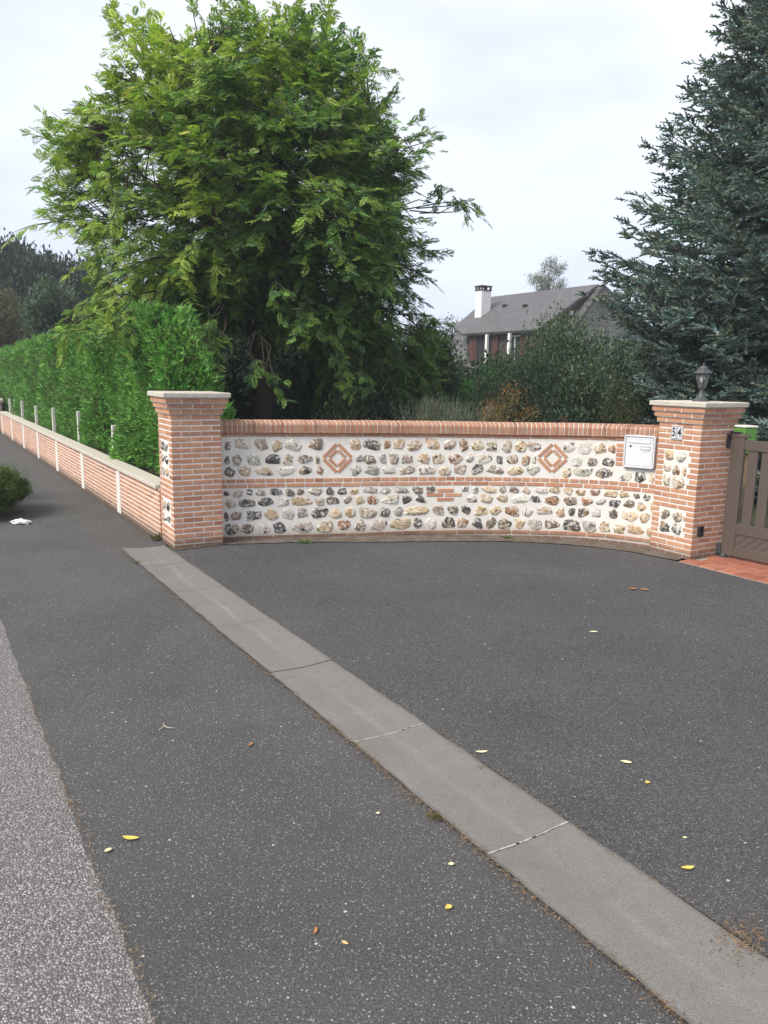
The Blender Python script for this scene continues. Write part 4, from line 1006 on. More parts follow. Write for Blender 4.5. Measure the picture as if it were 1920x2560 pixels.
def lumpy(d):
    k_ = np.exp((d @ lump.T - 1) * 26); return 1 + (k_ * lumpr).sum(1)
NCL = 3500; NBO = 310
bd = rdir(NBO); bo = TC + bd * (crown_r(bd) * lumpy(bd) * rng.uniform(.80, .97, NBO))[:, None]; btone = rng.normal(0, .22, NBO)      # boughs that carry the leaf sprays
bi = rng.integers(0, NBO, NCL); shell = rng.random(NCL) < .74
d = rdir(NCL); inner = TC + d * (crown_r(d) * rng.uniform(.35, .80, NCL))[:, None]
cc = np.where(shell[:, None], bo[bi] + rng.normal(0, 1, (NCL, 3)) * [.23, .23, .15], inner); fr = np.where(shell, 1.0, .6)
# sprays that reach beyond the round outline
ext = [(1165, 500, 13.0), (1130, 505, 12.9), (1090, 510, 12.8), (285, 45, 13.2), (300, 75, 13), (480, 20, 13), (560, 30, 13.4), (700, 45, 13), (820, 60, 13), (165, 345, 12.6), (1050, 335, 13), (945, 170, 13), (955, 260, 13.2), (1060, 640, 13), (1045, 690, 12.7), (660, 930, 10.9), (640, 915, 10.9), (340, 810, 10.4), (290, 835, 10.3), (250, 800, 11), (190, 820, 12), (170, 830, 11.6), (540, 860, 10.5), (530, 820, 10.7), (330, 790, 10.6), (1080, 820, 13), (1060, 860, 13), (1000, 900, 12.8), (960, 940, 12.6), (1040, 790, 13), (720, 730, 10.6), (760, 800, 10.8), (850, 880, 11.4), (900, 930, 11.6), (870, 960, 11.5)]
E_ = np.array([at(*e) for e in ext]); cc = np.vstack([cc, E_, E_ + rng.normal(0, .10, E_.shape)])
# a lower skirt of thin growth to the right of the trunk
SK = np.array([at(rng.uniform(770, 1100), rng.uniform(820, 990), rng.uniform(12.6, 14.5)) for i in range(90)]); cc = np.vstack([cc, SK])
nC = len(cc)
outd = unit(cc - TC)
# twigs and fronds of each cluster
PER = 18
tw_dir = unit(outd * .9 + rng.normal(0, .45, (nC, 3)) + np.array([0, 0, .10]))
tip = rng.random(nC); young = (tip > .55)
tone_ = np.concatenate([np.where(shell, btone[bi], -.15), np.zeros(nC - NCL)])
leftness = np.clip(tone_ + (TC[0] - cc[:, 0]) / 3.2 * .5 + (cc[:, 2] - TC[2]) / 3.0 * .35 + .20, -.3, 1)      # bough tone, plus sunlight painted in as yellower leaves towards left and top
P = []; D = []; N = []; L = []; C = []
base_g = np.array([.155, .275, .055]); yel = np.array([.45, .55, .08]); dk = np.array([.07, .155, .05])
for j in range(PER):
    u = (j + .5) / PER; tl = rng.uniform(.32, .62, nC)
    p = cc + tw_dir * ((u - .35) * tl)[:, None] - np.array([0, 0, 1]) * (.20 * u * u * tl)[:, None]
    side = unit(np.cross(tw_dir, np.array([0, 0, 1.0])) * (1 if j % 2 else -1) + tw_dir * .75 + rng.normal(0, .35, (nC, 3)) + np.array([0, 0, .05]))
    P.append(p); D.append(side); N.append(unit(np.array([0, 0, 1.0]) + rng.normal(0, .35, (nC, 3)) + outd * .4)); L.append(rng.uniform(.10, .20, nC))
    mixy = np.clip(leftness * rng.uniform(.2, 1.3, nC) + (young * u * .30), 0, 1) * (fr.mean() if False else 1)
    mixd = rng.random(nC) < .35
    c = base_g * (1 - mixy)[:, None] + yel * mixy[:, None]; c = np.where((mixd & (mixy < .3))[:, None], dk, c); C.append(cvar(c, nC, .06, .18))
P, D, N, L, C = map(np.concatenate, (P, D, N, L, C))
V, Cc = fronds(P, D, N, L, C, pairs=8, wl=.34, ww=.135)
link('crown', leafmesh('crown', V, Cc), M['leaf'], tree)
# trunk and limbs
mb = MB(); tp = at(662, 1040, TY); tz = TC[2]
trunk_pts = [(tx, TY, -.05), (tx + .01, TY, .3), (tx, TY, 1.2), (tx - .02, TY + .02, 2.2), (tx - .03, TY + .02, 3.2), (tx - .15, TY, 4.3), (tx - .2, TY, 5.4), (tx - .25, TY, 6.8)]
mb.tube(trunk_pts, [.21, .17, .155, .15, .14, .11, .08, .03], 14); mb.build('trunk', M['bark'], tree)
lb_ = MB(); limbs = []
for i in range(26):
    az = 2 * math.pi * (i * .618) ; el = R(rng.uniform(8, 62)); z0 = 2.0 + 3.2 * (i / 26); d = np.array([[math.cos(az) * math.cos(el), math.sin(az) * math.cos(el), math.sin(el)]])
    s0 = np.array([tx - .03 * z0, TY, z0]); e_ = TC + (d * (crown_r(d) * .85)[:, None])[0]
    if e_[2] < z0 + .1: e_[2] = z0 + .25
    mid = (s0 + e_) / 2 + np.array([rng.normal(0, .15), rng.normal(0, .15), .25]); q1 = s0 * .7 + mid * .3 + rng.normal(0, .05, 3); q3 = mid * .5 + e_ * .5 + rng.normal(0, .12, 3)
    pts = [s0, q1, mid, q3, e_]; lb_.tube(pts, [.07, .055, .04, .028, .012], 7); limbs.append(pts)
LPt = np.array([p_ for l_ in limbs for p_ in [l_[1], l_[2], l_[3], l_[4]] + [(l_[2] + l_[3]) / 2, (l_[3] + l_[4]) / 2]])
for i in range(nC):
    if i % 2 and i < NCL: continue
    j = np.argmin(((LPt - cc[i]) ** 2).sum(1)); s0 = LPt[j]
    if np.linalg.norm(s0 - cc[i]) > .95: s0 = cc[i] - tw_dir[i] * .4 - outd[i] * .25 + np.array([0, 0, -.05])
    if i >= NCL: s0 = cc[i] - outd[i] * .8 + np.array([0, 0, -.12])
    e_ = cc[i] + tw_dir[i] * .3; mid = (s0 + e_) / 2 + rng.normal(0, .06, 3) + np.array([0, 0, .05])
    lb_.tube([s0, mid, cc[i], e_], [.011, .008, .006, .003], 4, cap=False)
lb_.build('limbs', M['bark'], tree)

# ---- blue-green conifer on the right
CY = 14.2; cx0 = at(2150, 900, CY)[0]
con = empty('blue_conifer', (cx0, CY, 0), 0, label='tall blue-green conifer filling the right edge, behind the gate and the right pillar', cat='tree')
CH = 14.5; _cp = [at(*p_, CY) for p_ in ((1800, 83), (1725, 250), (1650, 400), (1585, 540), (1512, 650), (1515, 780), (1525, 900), (1560, 1000))]; _cz = [p_[2] for p_ in _cp][::-1] + [CH]; _cr = [cx0 - p_[0] - .10 for p_ in _cp][::-1] + [.1]
def con_r(z): return float(np.interp(z, _cz, _cr)) * 1.0
mb = MB(); mb.tube([(cx0, CY, -.05), (cx0, CY, 2), (cx0 + .05, CY, 6), (cx0, CY, CH)], [.34, .27, .17, .02], 12); mb.build('trunk', M['bark'], con)
P = []; D = []; N = []; L = []; W = []; C = []
bl = MB(); NB = 2200
for i in range(NB):
    z = .25 + (CH - .6) * ((i + rng.random()) / NB) ** 1.3; az = rng.uniform(-math.pi, math.pi)
    if math.cos(az) > .35 and rng.random() < .6: continue
    # most branches on the garden side that can be looked at, some all round
    if math.sin(az) > .45 and rng.random() < .55: continue
    rr_ = con_r(z) * (rng.uniform(.84, 1.02) if rng.random() < .85 else rng.uniform(1.0, 1.09))
    o_ = np.array([math.cos(az), math.sin(az), 0]); s0 = np.array([cx0, CY, z]); drop = rng.uniform(.02, .14)
    rise = rng.uniform(.06, .22)
    us = np.linspace(.12, 1, 8); pts = [s0 + o_ * rr_ * u + np.array([0, 0, -drop * rr_ * math.sin(u * 2.2) + rise * rr_ * u ** 3]) for u in us]
    if i % 2 == 0: bl.tube(pts, list(np.linspace(.028, .006, 8)), 4, cap=False)
    pts = np.array(pts); side = np.array([-o_[1], o_[0], 0])
    ns = int(10 + rr_ * 8)
    ub = 1 - (1 - .35) * rng.random(ns) ** 1.0; ub = np.sort(ub)
    bp = np.stack([np.interp(ub, us, pts[:, k_]) for k_ in range(3)], 1)
    tone = rng.normal(0, .16)
    for q in range(ns):
        sg = 1 if q % 2 else -1; ln = (.20 + .50 * (1 - ub[q])) * rng.uniform(.7, 1.25) * min(1, .45 + rr_ / 4)
        dd = unit(side * sg * rng.uniform(.5, 1.1) + o_ * rng.uniform(.5, .9) + np.array([0, 0, rng.uniform(-.45, .75)])) if q < ns - 1 else unit(o_ + np.array([0, 0, .25]))
        nt_ = max(4, int(ln / .028))
        w_ = np.linspace(0, 1, nt_)[:, None]; pp = bp[q] + dd * ln * w_ + np.array([0, 0, -.06]) * w_ ** 2 * ln
        sd_ = unit(np.cross(dd, [0, 0, 1.0]) + np.array([0, 0, rng.normal(0, .9)])); alt = np.where(np.arange(nt_) % 2 == 0, 1.0, -1.0)[:, None]
        nd = unit(dd * .85 + sd_ * alt * rng.uniform(.35, .85, (nt_, 1)) + rng.normal(0, .16, (nt_, 3)) + np.array([0, 0, .10]))
        P.append(np.vstack([pp, bp[q][None]])); D.append(np.vstack([nd, unit(pp[-1] - pp[0])[None]])); N.append(rdir(nt_ + 1, .6)); L.append(np.r_[rng.uniform(.07, .13, nt_) * (1.15 - .5 * w_[:, 0]), ln * 1.1]); W.append(np.r_[rng.uniform(.024, .036, nt_), .040]); nt_ += 1
        c = np.array([.165, .225, .205]) if rng.random() < .62 else (np.array([.20, .24, .185]) if rng.random() < .6 else np.array([.13, .205, .205]))
        C.append(np.tile(c * (1 + .7 * tone + rng.normal(0, .10)), (nt_, 1)))
P, D, N, L, W, C = map(np.concatenate, (P, D, N, L, W, C))
V1 = leafverts(P, D, N, L, W, .45); V2 = leafverts(P, D, np.cross(D, N), L, W, .45); C = cvar(C, len(C), .05, .15)
link('needles', leafmesh('needles', np.vstack([V1, V2]), np.vstack([C, C])), M['needle'], con)
bl.build('branches', M['bark'], con); print('conifer faces', len(V1) // 2)

# ---- conifer hedge behind the low wall, in three trimmed blocks
def hedge(a0, a1, b0, b1, z0, top, label, dens, slope_end=True):
    root = empty('conifer_hedge', st((a0 + a1) / 2, (b0 + b1) / 2, 0), 0, label=label, cat='hedge', group='clipped hedge behind the low wall')
    # surfaces: front (street side), near end, top, back
    def bb(z): u = np.clip((z - 1.0) / (top(a0) - 1.0), 0, 1); return b1 - (b1 - b0) * .68 * u ** 1.2
    S = []; NN = []
    ts_ = .62 if slope_end else .0
    sh_ = lambda z: ts_ * np.clip((z - 1.1) / (top(a0) - 1.1), 0, 1) ** 1.3
    A = a1 - a0; Ht = top((a0 + a1) / 2) - z0
    n1 = int(A * Ht * dens); a = rng.uniform(a0, a1, n1); u = rng.random(n1); T_ = np.array([top(x) for x in a]); z = z0 + (T_ - z0) * u; a = np.maximum(a, a0 + sh_(z) + rng.uniform(0, .3, n1) * (a < a0 + sh_(z)))
    z = np.maximum(z, z0)
    b = np.full(n1, b0) + .08 * np.sin(a * 2.4 + z * 1.3 + 2) + .05 * np.sin(z * 5 + a * 2) + rng.uniform(0, .10, n1)
    b += .32 * np.clip(1 - (a - a0) / .28, 0, 1) ** 2 + .5 * np.clip(1 - (a1 - a) / .3, 0, 1) ** 2 + .12 * np.clip((z - T_ + .25) / .25, 0, 1) ** 2
    S.append(np.stack([a, b, z], 1)); NN.append(np.tile([0, -1.0, .1], (n1, 1)))
    n2 = int((b1 - b0) * Ht * dens * 1.1); z = z0 + Ht * rng.random(n2); b = b0 + (bb(z) - b0) * rng.random(n2); a = a0 + sh_(z) + .06 * np.sin(b * 5 + z * 3) - rng.uniform(-.1, .02, n2)
    a += .2 * np.clip((z - top(a0) + .4) / .4, 0, 1) ** 2 + .12 * ((b - b0) < .12)
    S.append(np.stack([a, b, z], 1)); NN.append(np.tile([-1.0, 0, .15], (n2, 1)))
    n3 = int(A * (b1 - b0) * .6 * dens); a = rng.uniform(a0 + ts_, a1, n3); T_ = np.array([top(x) for x in a]); b = b0 + (bb(T_) - b0) * rng.random(n3); z = T_ + .05 * np.sin(a * 4 + b * 5) + rng.uniform(-.1, .05, n3) - .10 * np.clip(1 - (a - a0) / .3, 0, 1)
    S.append(np.stack([a, b, z], 1)); NN.append(np.tile([0, 0, 1.0], (n3, 1)))
    n4 = int(A * Ht * dens * .45); a = rng.uniform(a0, a1, n4); z = z0 + Ht * rng.random(n4); b = bb(z) + rng.uniform(-.08, .02, n4)
    S.append(np.stack([a, b, z], 1)); NN.append(np.tile([0, 1.0, .1], (n4, 1)))
    S = np.vstack(S); NN = np.vstack(NN); n = len(S)
    xy = SO + S[:, [0]] * SA + S[:, [1]] * SB; P = np.column_stack([xy, S[:, 2]])
    n_xy = NN[:, [0]] * SA + NN[:, [1]] * SB; No = np.column_stack([n_xy, NN[:, 2]])
    # sprays: leader plus side shoots, leaning up and out
    lean = unit(No * .75 + np.array([0, 0, 1.0]) + rng.normal(0, .45, (n, 3)))
    patch = .5 + .5 * np.sin(S[:, 0] * 2.3 + S[:, 2] * 3.1) * np.sin(S[:, 0] * 5.1 - S[:, 2] * 2.2 + S[:, 1] * 3)
    c = np.array([.10, .26, .05]) * (1 - patch[:, None]) + np.array([.18, .38, .08]) * patch[:, None]
    c = np.where((rng.random(n) < .10)[:, None], np.array([.10, .10, .035]), c); c = cvar(c, n, .05, .25)
    Vs = []; Cs = []
    L0 = rng.uniform(.08, .16, n)
    for k_ in range(4):
        f_ = [0, .15, .35, .5][k_]; dd = unit(lean + (rng.normal(0, .5, (n, 3)) if k_ else 0))
        Vs.append(leafverts(P + lean * (L0 * f_)[:, None], dd, No + rng.normal(0, .5, (n, 3)), L0 * (1 if k_ == 0 else .62), L0 * .16, .4)); Cs.append(c)
    link('foliage', leafmesh('foliage', np.vstack(Vs), np.vstack(Cs)), M['hedge'], root)
    mb = MB(); na = max(3, int(A / .8)); rings = []
    for i in range(na + 1):
        a = a0 + .22 + (A - .34) * i / na; t_ = top(a) - .14 - (1.5 if slope_end and i == 0 else 0); zz = [z0 - .05, z0 - .05, 1.2, t_, t_, 1.2]; bs = [b0 + .14, b1 - .15, b1 - .15, max(float(bb(np.array([t_]))[0]) - .1, b0 + .2), b0 + .2, b0 + .14]
        zz = [min(z_, t_) for z_ in zz]; rings += [st(a, b_, z_) for b_, z_ in zip(bs, zz)]
    fs = [(i * 6 + k_, i * 6 + (k_ + 1) % 6, (i + 1) * 6 + (k_ + 1) % 6, (i + 1) * 6 + k_) for i in range(na) for k_ in range(6)] + [tuple(range(6)), tuple(na * 6 + k_ for k_ in range(6))[::-1]]
    mb.add(rings, fs); mb.build('light_blocking_core', M['twig'], root)  # solid core added inside the foliage to block light
def t1(a): return 2.78 - .02 * (a - 1.5) + .05 * math.sin(a * 3)
hedge(1.18, 4.86, .31, 1.25, .62, t1, 'nearest block of the clipped green conifer hedge, just behind the left pillar', 1500)
hedge(5.1, 9.36, .32, 1.4, .62, lambda a: 2.70 - .02 * (a - 5) + .05 * math.sin(a * 2.2), 'middle block of the clipped green conifer hedge, between two dark seams', 950, False)
hedge(9.6, 21.5, .30, 1.4, .62, lambda a: 2.66 - .014 * (a - 9.5) + .04 * math.sin(a * 1.7), 'longest and farthest block of the clipped green conifer hedge', 480, False)

# ---- shrubs and other trees: clumps of leaves spread through a volume
def bushy(name, label, cat, ctr, rad, n, Ll, Lw, cols, up_=.3, droop=0.0, clumps=60, spread=.16, flat=.0, trunk=None, group=None, mat='leaf', lumps=.18, base_fill=.25, stems=True):
    x, y, z = ctr; rx, ry, rz_ = rad
    root = empty(name, (x, y, 0), 0, label=label, cat=cat, group=group)
    dd = rdir(clumps); lz = rdir(14); la = rng.uniform(-lumps, lumps, 14); rr_ = 1 + (np.exp((dd @ lz.T - 1) * 7) * la).sum(1)
    f_ = np.where(rng.random(clumps) < .72, rng.uniform(.80, 1.0, clumps), rng.uniform(.3, .8, clumps)) * rr_
    K = np.array([x, y, z]) + dd * f_[:, None] * np.array([rx, ry, rz_]); K[:, 2] = np.maximum(K[:, 2], .12)
    idx = rng.integers(0, clumps, n); sp_ = spread * min(rx, rz_) * 1.2
    P = K[idx] + rng.normal(0, 1, (n, 3)) * sp_; P[:, 2] = np.maximum(P[:, 2], .03)
    o_ = unit(P - np.array([x, y, z - rz_ * .4])); D = unit(o_ * .8 + rng.normal(0, .7, (n, 3)) + np.array([0, 0, up_ - droop * 1.6]))
    N = unit(o_ * .6 + np.array([0, 0, .8]) + rng.normal(0, .5, (n, 3)))
    ck = rng.integers(0, len(cols), clumps)[idx]; own = rng.random(n) < .3; ck = np.where(own, rng.integers(0, len(cols), n), ck)
    c = cvar(np.array(cols)[ck], n, .07, .22)
    V = leafverts(P, D, N, rng.uniform(.7, 1.25, n) * Ll, rng.uniform(.75, 1.2, n) * Lw, .45)
    link('foliage', leafmesh('foliage', V, c), M[mat], root)
    mb = MB()
    if trunk: mb.tube([(x, y, -.03), (x, y, z - rz_ * .6), (x, y, z + rz_ * .6)], [trunk, trunk * .8, trunk * .2], 10)
    if stems:
        for i in range(min(clumps, 46)):
            b0 = np.array([x, y, z - rz_ * .5 if trunk else -.02]) + rng.normal(0, .06 * rx, 3) * [1, 1, 0]; mid = (b0 + K[i]) / 2 + rng.normal(0, .06, 3)
            mb.tube([b0, mid, K[i]], [.012 + .01 * rx, .008 + .006 * rx, .004], 5, cap=False)
    if mb.v: mb.build('trunk' if trunk else 'stems', M['bark'], root)
    return root
def px_bush(px0, px1, ptop, Y, zb=0.0):
    A_, B_ = at(px0, 950, Y), at(px1, 950, Y); t_ = at((px0 + px1) / 2, ptop, Y)[2]
    return ((A_[0] + B_[0]) / 2, Y, (t_ + zb) / 2), ((B_[0] - A_[0]) / 2, (B_[0] - A_[0]) / 2 * .8, (t_ - zb) / 2)
G1 = [(.030, .062, .022), (.045, .085, .028), (.022, .048, .02)]
DG = [(.035, .065, .03), (.045, .085, .036), (.026, .048, .026)]
# big glossy bush in the middle
c_, r_ = px_bush(1205, 1545, 842, 15.0); bushy('garden_shrub', 'large dark glossy shrub in the middle distance, in front of the slate-roofed house', 'shrub', c_, (r_[0], 1.5, r_[2]), 36000, .075, .034, [(.08, .135, .085), (.11, .17, .10), (.06, .10, .065), (.14, .18, .09)], .5, clumps=240, spread=.12, lumps=.25, stems=False)
c_, r_ = px_bush(985, 1145, 790, 15.6); bushy('garden_shrub', 'shrub with long drooping olive leaves, just left of the house', 'shrub', c_, (r_[0], 1.1, r_[2]), 15000, .13, .030, [(.05, .085, .03), (.075, .09, .035), (.035, .06, .028)], .0, .5, clumps=120, spread=.13)
c_, r_ = px_bush(700, 860, 880, 13.9); bushy('garden_shrub', 'dark shrub under the big tree, right beside its trunk', 'shrub', c_, (r_[0], .9, r_[2]), 9000, .09, .035, DG, .3, clumps=80)
c_, r_ = px_bush(800, 1010, 930, 12.2); bushy('garden_shrub', 'low grey-green shrub peeping over the wall under the big tree', 'shrub', c_, (r_[0], .6, r_[2]), 9000, .07, .03, [(.05, .075, .04), (.07, .10, .05), (.035, .05, .03)], .4, clumps=80)
c_, r_ = px_bush(840, 1030, 850, 15.4); bushy('garden_shrub', 'bright mid-green shrub behind the lowest boughs of the big tree', 'shrub', c_, (r_[0], 1.0, r_[2]), 9000, .09, .035, [(.06, .12, .03), (.10, .17, .035), (.035, .07, .02)], .3, clumps=80)
c_, r_ = px_bush(1110, 1235, 895, 17.5); bushy('garden_shrub', 'bright green clipped bush below the house window', 'shrub', c_, (r_[0], .8, r_[2]), 8000, .07, .02, [(.05, .15, .028), (.06, .18, .03)], .6, clumps=70)
c_, r_ = px_bush(1480, 1640, 885, 16.5); bushy('garden_shrub', 'yellow-green leafy shrub between the glossy bush and the blue conifer', 'shrub', c_, (r_[0], 1.0, r_[2]), 11000, .08, .032, [(.08, .13, .03), (.11, .14, .035), (.05, .08, .025)], .4, clumps=90)
c_, r_ = px_bush(1500, 1620, 960, 13.2); bushy('garden_shrub', 'small olive shrub tucked against the left side of the right pillar', 'shrub', c_, (r_[0], .5, r_[2]), 5000, .05, .02, [(.07, .085, .03), (.05, .06, .025)], .4, clumps=50)
c_, r_ = px_bush(1185, 1345, 990, 11.4); bushy('garden_shrub', 'low rust and orange leaved shrub showing above the brick coping', 'shrub', c_, (r_[0], .45, r_[2]), 9000, .030, .016, [(.30, .14, .06), (.24, .16, .06), (.15, .15, .04), (.38, .19, .08)], .3, clumps=90, spread=.12)
c_, r_ = px_bush(1385, 1440, 1030, 11.2); bushy('garden_shrub', 'tiny reddish shrub tip above the coping, right of the rust-coloured one', 'shrub', c_, (r_[0], .2, r_[2]), 900, .03, .016, [(.22, .10, .05), (.10, .09, .03)], .3, clumps=20)
# dark planting that closes the view behind the tree
for (p0, p1, pt, Y, lab) in ((430, 640, 760, 17.5, 'dark evergreen behind the hedge end, left of the big tree trunk'), (610, 800, 790, 19.0, 'dark evergreen straight behind the big tree trunk'), (780, 990, 800, 20.5, 'dark evergreen behind the boughs right of the trunk'), (960, 1160, 900, 22.0, 'dark evergreen low behind the drooping olive shrub'), (1180, 1420, 905, 21.5, 'dark evergreen behind the large glossy shrub'), (1400, 1640, 890, 21.0, 'dark evergreen between the house gable and the blue conifer')):
    c_, r_ = px_bush(p0, p1, pt, Y); bushy('evergreen_shrub', lab, 'shrub', c_, (r_[0] * 1.15, 1.2, r_[2]), 17000, .15, .07, DG, .3, clumps=130, spread=.2, group='dark evergreens closing the view')
for (p0, p1, Y, lab) in ((1630, 1790, 22, 'dark shrub far behind the lantern'), (1780, 2010, 22, 'dark shrub far behind the gate')):
    c_, r_ = px_bush(p0, p1, 830, Y); bushy('evergreen_shrub', lab, 'shrub', c_, (r_[0] * 1.15, 1.2, r_[2]), 7000, .14, .07, DG, .3, clumps=70, spread=.2, group='dark evergreens closing the view')
# lavender and tall weeds
def spikes(name, label, cat, x, y, n, h, rad, cols, tipc, wide=.012, lean=.35, heads=True, base=0.0, group=None):
    root = empty(name, (x, y, 0), 0, label=label, cat=cat, group=group)
    b0 = np.column_stack([x + rng.normal(0, rad * .35, n), y + rng.normal(0, rad * .35, n), np.full(n, base)]); d = unit(np.column_stack([rng.normal(0, lean, n), rng.normal(0, lean, n), np.ones(n)])); hh = h * rng.uniform(.7, 1.08, n)
    V = leafverts(b0, d, rdir(n), hh, np.full(n, wide), .5); c = cvar(np.array(cols)[rng.integers(0, len(cols), n)], n)
    link('stalks', leafmesh('stalks', V, c), M['leaf'], root)
    if heads:
        k_ = 5; P = np.repeat(b0 + d * (hh * .86)[:, None], k_, 0) + rng.normal(0, .006, (n * k_, 3)) + np.repeat(d, k_, 0) * (np.tile(np.arange(k_), n) * .022)[:, None]
        V = leafverts(P, unit(np.repeat(d, k_, 0) + rng.normal(0, .35, (n * k_, 3))), rdir(n * k_), np.full(n * k_, .035), np.full(n * k_, .012)); link('flower_heads', leafmesh('flower_heads', V, cvar(tipc, n * k_)), M['leaf'], root)
    return root
p_ = at(1115, 1040, 11.6); spikes('lavender', 'grey-green lavender clump with faded heads behind the middle of the wall', 'lavender', p_[0], 11.6, 1100, at(1115, 985, 11.6)[2], .62, [(.13, .18, .09), (.17, .21, .13)], (.20, .19, .17), lean=.22)
for i, (px_, pt_, lab) in enumerate(((1190, 945, 'tall weedy stalk left of the glossy shrub'), (1222, 955, 'tall weedy stalk touching the glossy shrub'), (1075, 960, 'leafy stalk rising from the lavender'), (1250, 960, 'thin stalk in front of the glossy shrub'))):
    p_ = at(px_, pt_, 12.2); root = empty('tall_weed', (p_[0], 12.2, 0), 0, label=lab, cat='weed', group='tall weeds behind the wall'); n = 150
    zz = rng.uniform(.5, p_[2], n); P = np.column_stack([p_[0] + .02 * np.sin(zz * 5) + .05 * (zz - 1), np.full(n, 12.2), zz]); az = rng.uniform(0, 6.28, n); D = unit(np.column_stack([np.cos(az), np.sin(az), rng.uniform(.2, .9, n)]))
    link('leaves', leafmesh('leaves', leafverts(P, D, rdir(n, 1), rng.uniform(.05, .11, n) * (1.3 - .5 * zz / p_[2]), rng.uniform(.015, .028, n)), cvar((.07, .11, .05), n)), M['leaf'], root)
    mb = MB(); mb.tube([(p_[0] + .05 * (z_ - 1) + .02 * math.sin(z_ * 5), 12.2, z_) for z_ in np.linspace(0, p_[2], 10)], .006, 5); mb.build('stalk', M['twig'], root)
# left background
p_ = at(40, 650, 40); bushy('dark_tree', 'dark tall tree far behind the hedge at the left edge', 'tree', (p_[0] - 1.2, 40, 3.9), (4.0, 3.5, 4.6), 42000, .30, .13, [(.022, .034, .02), (.03, .042, .024), (.04, .05, .03)], .5, clumps=230, spread=.08, trunk=.3, lumps=.25)
p_ = at(120, 600, 42); bushy('dark_tree', 'dark tree behind the big tree crown, right of the tallest dark tree', 'tree', (p_[0] + .4, 43, 3.6), (3.6, 3, 4.4), 26000, .30, .13, [(.022, .034, .02), (.03, .042, .024)], .5, clumps=170, spread=.08, trunk=.25, lumps=.25)
c_, r_ = px_bush(-70, 85, 705, 28); bushy('olive_shrub', 'tall olive-brown shrub at the left edge, behind the far end of the hedge', 'shrub', c_, (r_[0], 1.4, r_[2]), 22000, .10, .05, [(.09, .085, .035), (.12, .10, .05), (.07, .08, .03), (.10, .07, .05)], .4, clumps=140, spread=.13)
c_, r_ = px_bush(80, 215, 700, 24); bushy('silvery_shrub', 'silvery green tree with pale leaf backs, between the olive shrub and the big tree', 'tree', c_, (r_[0], 1.2, r_[2]), 15000, .15, .06, [(.05, .085, .05), (.12, .16, .11), (.03, .055, .035)], .2, clumps=90, spread=.16)
# verge growth beyond the pavement end, and the low bush at the left edge
for i, (a, b_, h_, lab) in enumerate(((24, -1.6, 1.5, 'brownish shrub overhanging the far pavement end'), (28, -.9, 1.9, 'brown-green shrub closing the far end of the pavement'), (30, 1.2, 2.2, 'shrub behind the rubble wall'))):
    x, y, _ = st(a, b_); bushy('verge_shrub', lab, 'shrub', (x, y, h_ * .5), (1.5, 1.5, h_ * .55), 9000, .10, .045, [(.08, .075, .04), (.10, .085, .05), (.06, .07, .03)], .3, clumps=70)
x, y, _ = st(3.35, -1.93); bushy('clipped_bush', 'low yellow-green bush at the left edge, overhanging the pavement', 'bush', (x + .0, y + .0, .33), (.86, .82, .33), 60000, .045, .012, [(.075, .12, .018), (.10, .145, .025), (.05, .09, .015)], .7, clumps=420, spread=.08, lumps=.06, stems=False)
x, y, _ = st(4.7, -1.85); spikes('grey_shrub', 'pale grey-green wispy shrub behind the low yellow-green bush', 'shrub', x, y, 2200, .60, .7, [(.13, .16, .12), (.17, .20, .15), (.09, .12, .09)], (.17, .2, .15), wide=.010, lean=.3, heads=True)
# birch behind the house
p_ = at(1372, 690, 55); bushy('birch_tree', 'thin pale birch crown rising behind the house ridge', 'tree', (p_[0], 55, 8.0), (1.25, 1.1, 2.2), 6500, .16, .05, [(.13, .15, .10), (.18, .19, .14)], -.4, .7, clumps=60, spread=.12, trunk=.09, lumps=.5)
p_ = at(1140, 805, 50); bushy('distant_tree', 'wispy tree top showing left of the house roof', 'tree', (p_[0] - .2, 50, p_[2] - .6), (.7, .7, .9), 900, .15, .07, [(.12, .14, .09)], .2, clumps=20, trunk=.08)

# ------------------------------------------------------------------ weeds, moss and needle litter
def weed(a_px, n, L_, cols, label, h=1.0, rad=.035):
    x, y, _ = gnd(*a_px); rad *= .62; P = np.column_stack([x + rng.normal(0, rad, n).clip(-2 * rad, 2 * rad), y + rng.normal(0, rad * .8, n).clip(-2 * rad, 2 * rad), np.full(n, .012)])
    D = unit(np.column_stack([rng.normal(0, .7, n), rng.normal(0, .7, n), np.abs(rng.normal(.5 * h, .3, n))]))
    link('weed', leafmesh('weed', leafverts(P, D, rdir(n, 1), rng.uniform(.5, 1.2, n) * L_, rng.uniform(.2, .3, n) * L_), cvar(np.array(cols)[rng.integers(0, len(cols), n)], n)), M['leaf'], None, label=label, cat='weed', group='weeds in the paving joints')
GW = [(.07, .13, .03), (.10, .16, .04)]
weed((398, 1350), 90, .05, GW, 'green weed at the foot of the left pillar, street side', 1.2, .04)
weed((392, 1352), 30, .10, [(.16, .15, .06)], 'thin dry stalks beside the weed at the left pillar', 2.2, .03)
weed((762, 1358), 150, .04, GW, 'flat green weed at the foot of the curved wall, nearest the left pillar', .4, .06)
weed((1266, 1348), 90, .04, GW, 'green weed at the foot of the middle of the curved wall', .8, .045)
weed((345, 1408), 130, .022, [(.10, .11, .03)], 'moss on the outer gutter edge near its far end', .3, .03)
weed((1088, 2048), 110, .022, [(.11, .12, .03), (.14, .11, .04)], 'moss tuft on the outer gutter edge, lower middle', .4, .025)
weed((1200, 1925), 60, .016, [(.13, .14, .05)], 'moss along the inner gutter edge', .3, .02)
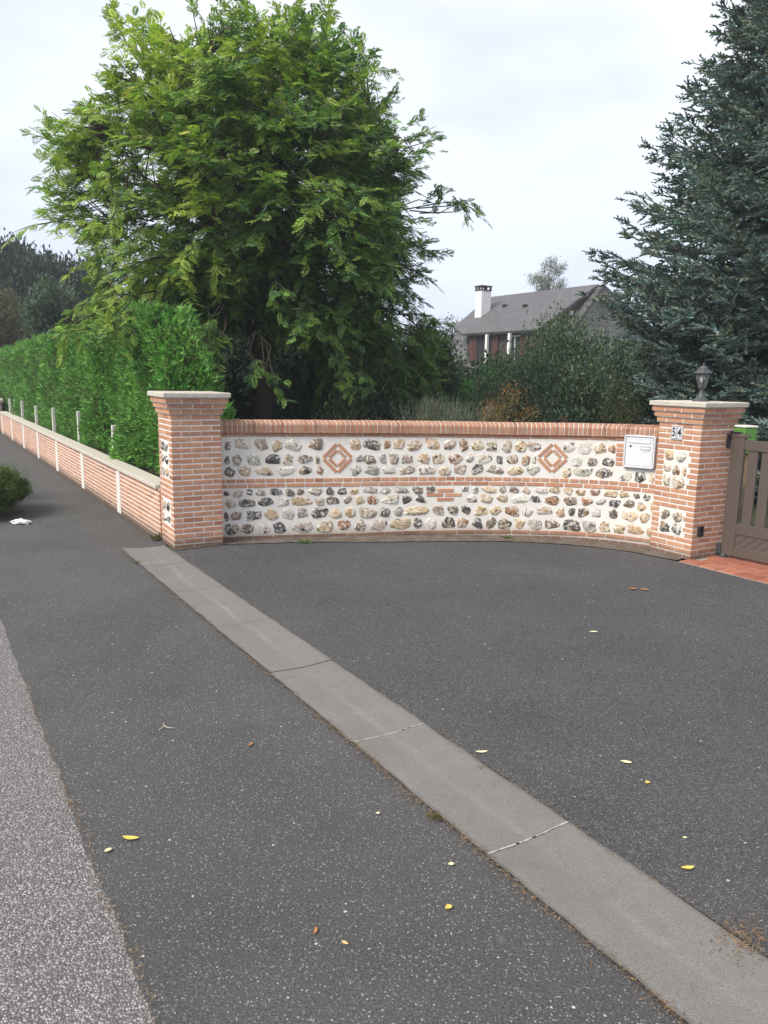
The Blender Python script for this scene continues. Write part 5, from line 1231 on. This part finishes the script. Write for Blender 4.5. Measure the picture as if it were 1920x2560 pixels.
# pine needles and grit along the joints: nobody could count them
P = []; 
def strew(n, a0, a1, b0, sd, dens=None):
    a = rng.uniform(a0, a1, n)
    k_ = .5 + .5 * np.sin(a * 3.7 + 1) * np.sin(a * 1.3 + b0 * 9); keep = rng.random(n) < (.25 + .75 * k_); a = a[keep]; b_ = b0 + rng.normal(0, sd, len(a)) + .012 * np.sin(a * 7)
    P.append(np.column_stack([SO + a[:, None] * SA + b_[:, None] * SB, rng.uniform(.013, .02, len(a))]))
strew(4200, -9.5, .3, -.533, .007); strew(900, -8.5, -5.0, -.545, .02); strew(1500, -9.5, .2, -.040, .006); strew(1300, -9.5, -3.2, -1.955, .006); strew(240, -6, 12, -.03, .02)
ss_ = rng.uniform(.8, WLEN - .3, 2600); P.append(np.array([np.array(wp(s_, .19 + abs(rng.normal(0, .06)), .022)) for s_ in ss_ if math.sin(s_ * 4.1) * math.sin(s_ * 9) > -.2]))
q_ = np.array([gnd(1862 + rng.normal(0, 38), 2352 + rng.normal(0, 28))[:2] for i in range(300)]); P.append(np.column_stack([q_, np.full(len(q_), .02)]))
P = np.vstack(P); n = len(P); az = rng.uniform(0, 6.28, n); D = unit(np.column_stack([np.cos(az), np.sin(az), rng.normal(0, .10, n)]))
c = cvar(np.array([(.27, .15, .07), (.20, .12, .065), (.34, .23, .13), (.11, .085, .055)])[rng.integers(0, 4, n)], n, .06, .2)
link('pine_needles', leafmesh('pine_needles', leafverts(P, D, np.tile([0, 0, 1.0], (n, 1)), rng.uniform(.010, .034, n), rng.uniform(.0015, .0034, n)), c), M['needle'], None, kind='stuff', label='rust brown pine needles gathered along the paving joints')

# ------------------------------------------------------------------ the moist air between here and the far garden
mb = MB(); mb.box(ID, -310, 310, -310, 310, -1.1, 16.5); me = mb.mesh('haze')
hm = bpy.data.materials.new('haze'); hm.use_nodes = True; ht_ = hm.node_tree; ht_.nodes.remove(ht_.nodes['Principled BSDF'])
pv = ht_.nodes.new('ShaderNodeVolumePrincipled'); pv.inputs['Color'].default_value = (.86, .91, 1, 1); pv.inputs['Density'].default_value = .0017; pv.inputs['Anisotropy'].default_value = .2
ht_.links.new(pv.outputs[0], ht_.nodes['Material Output'].inputs['Volume'])
link('haze', me, hm, None, kind='stuff', label='thin pale summer haze filling the air of the street and gardens')
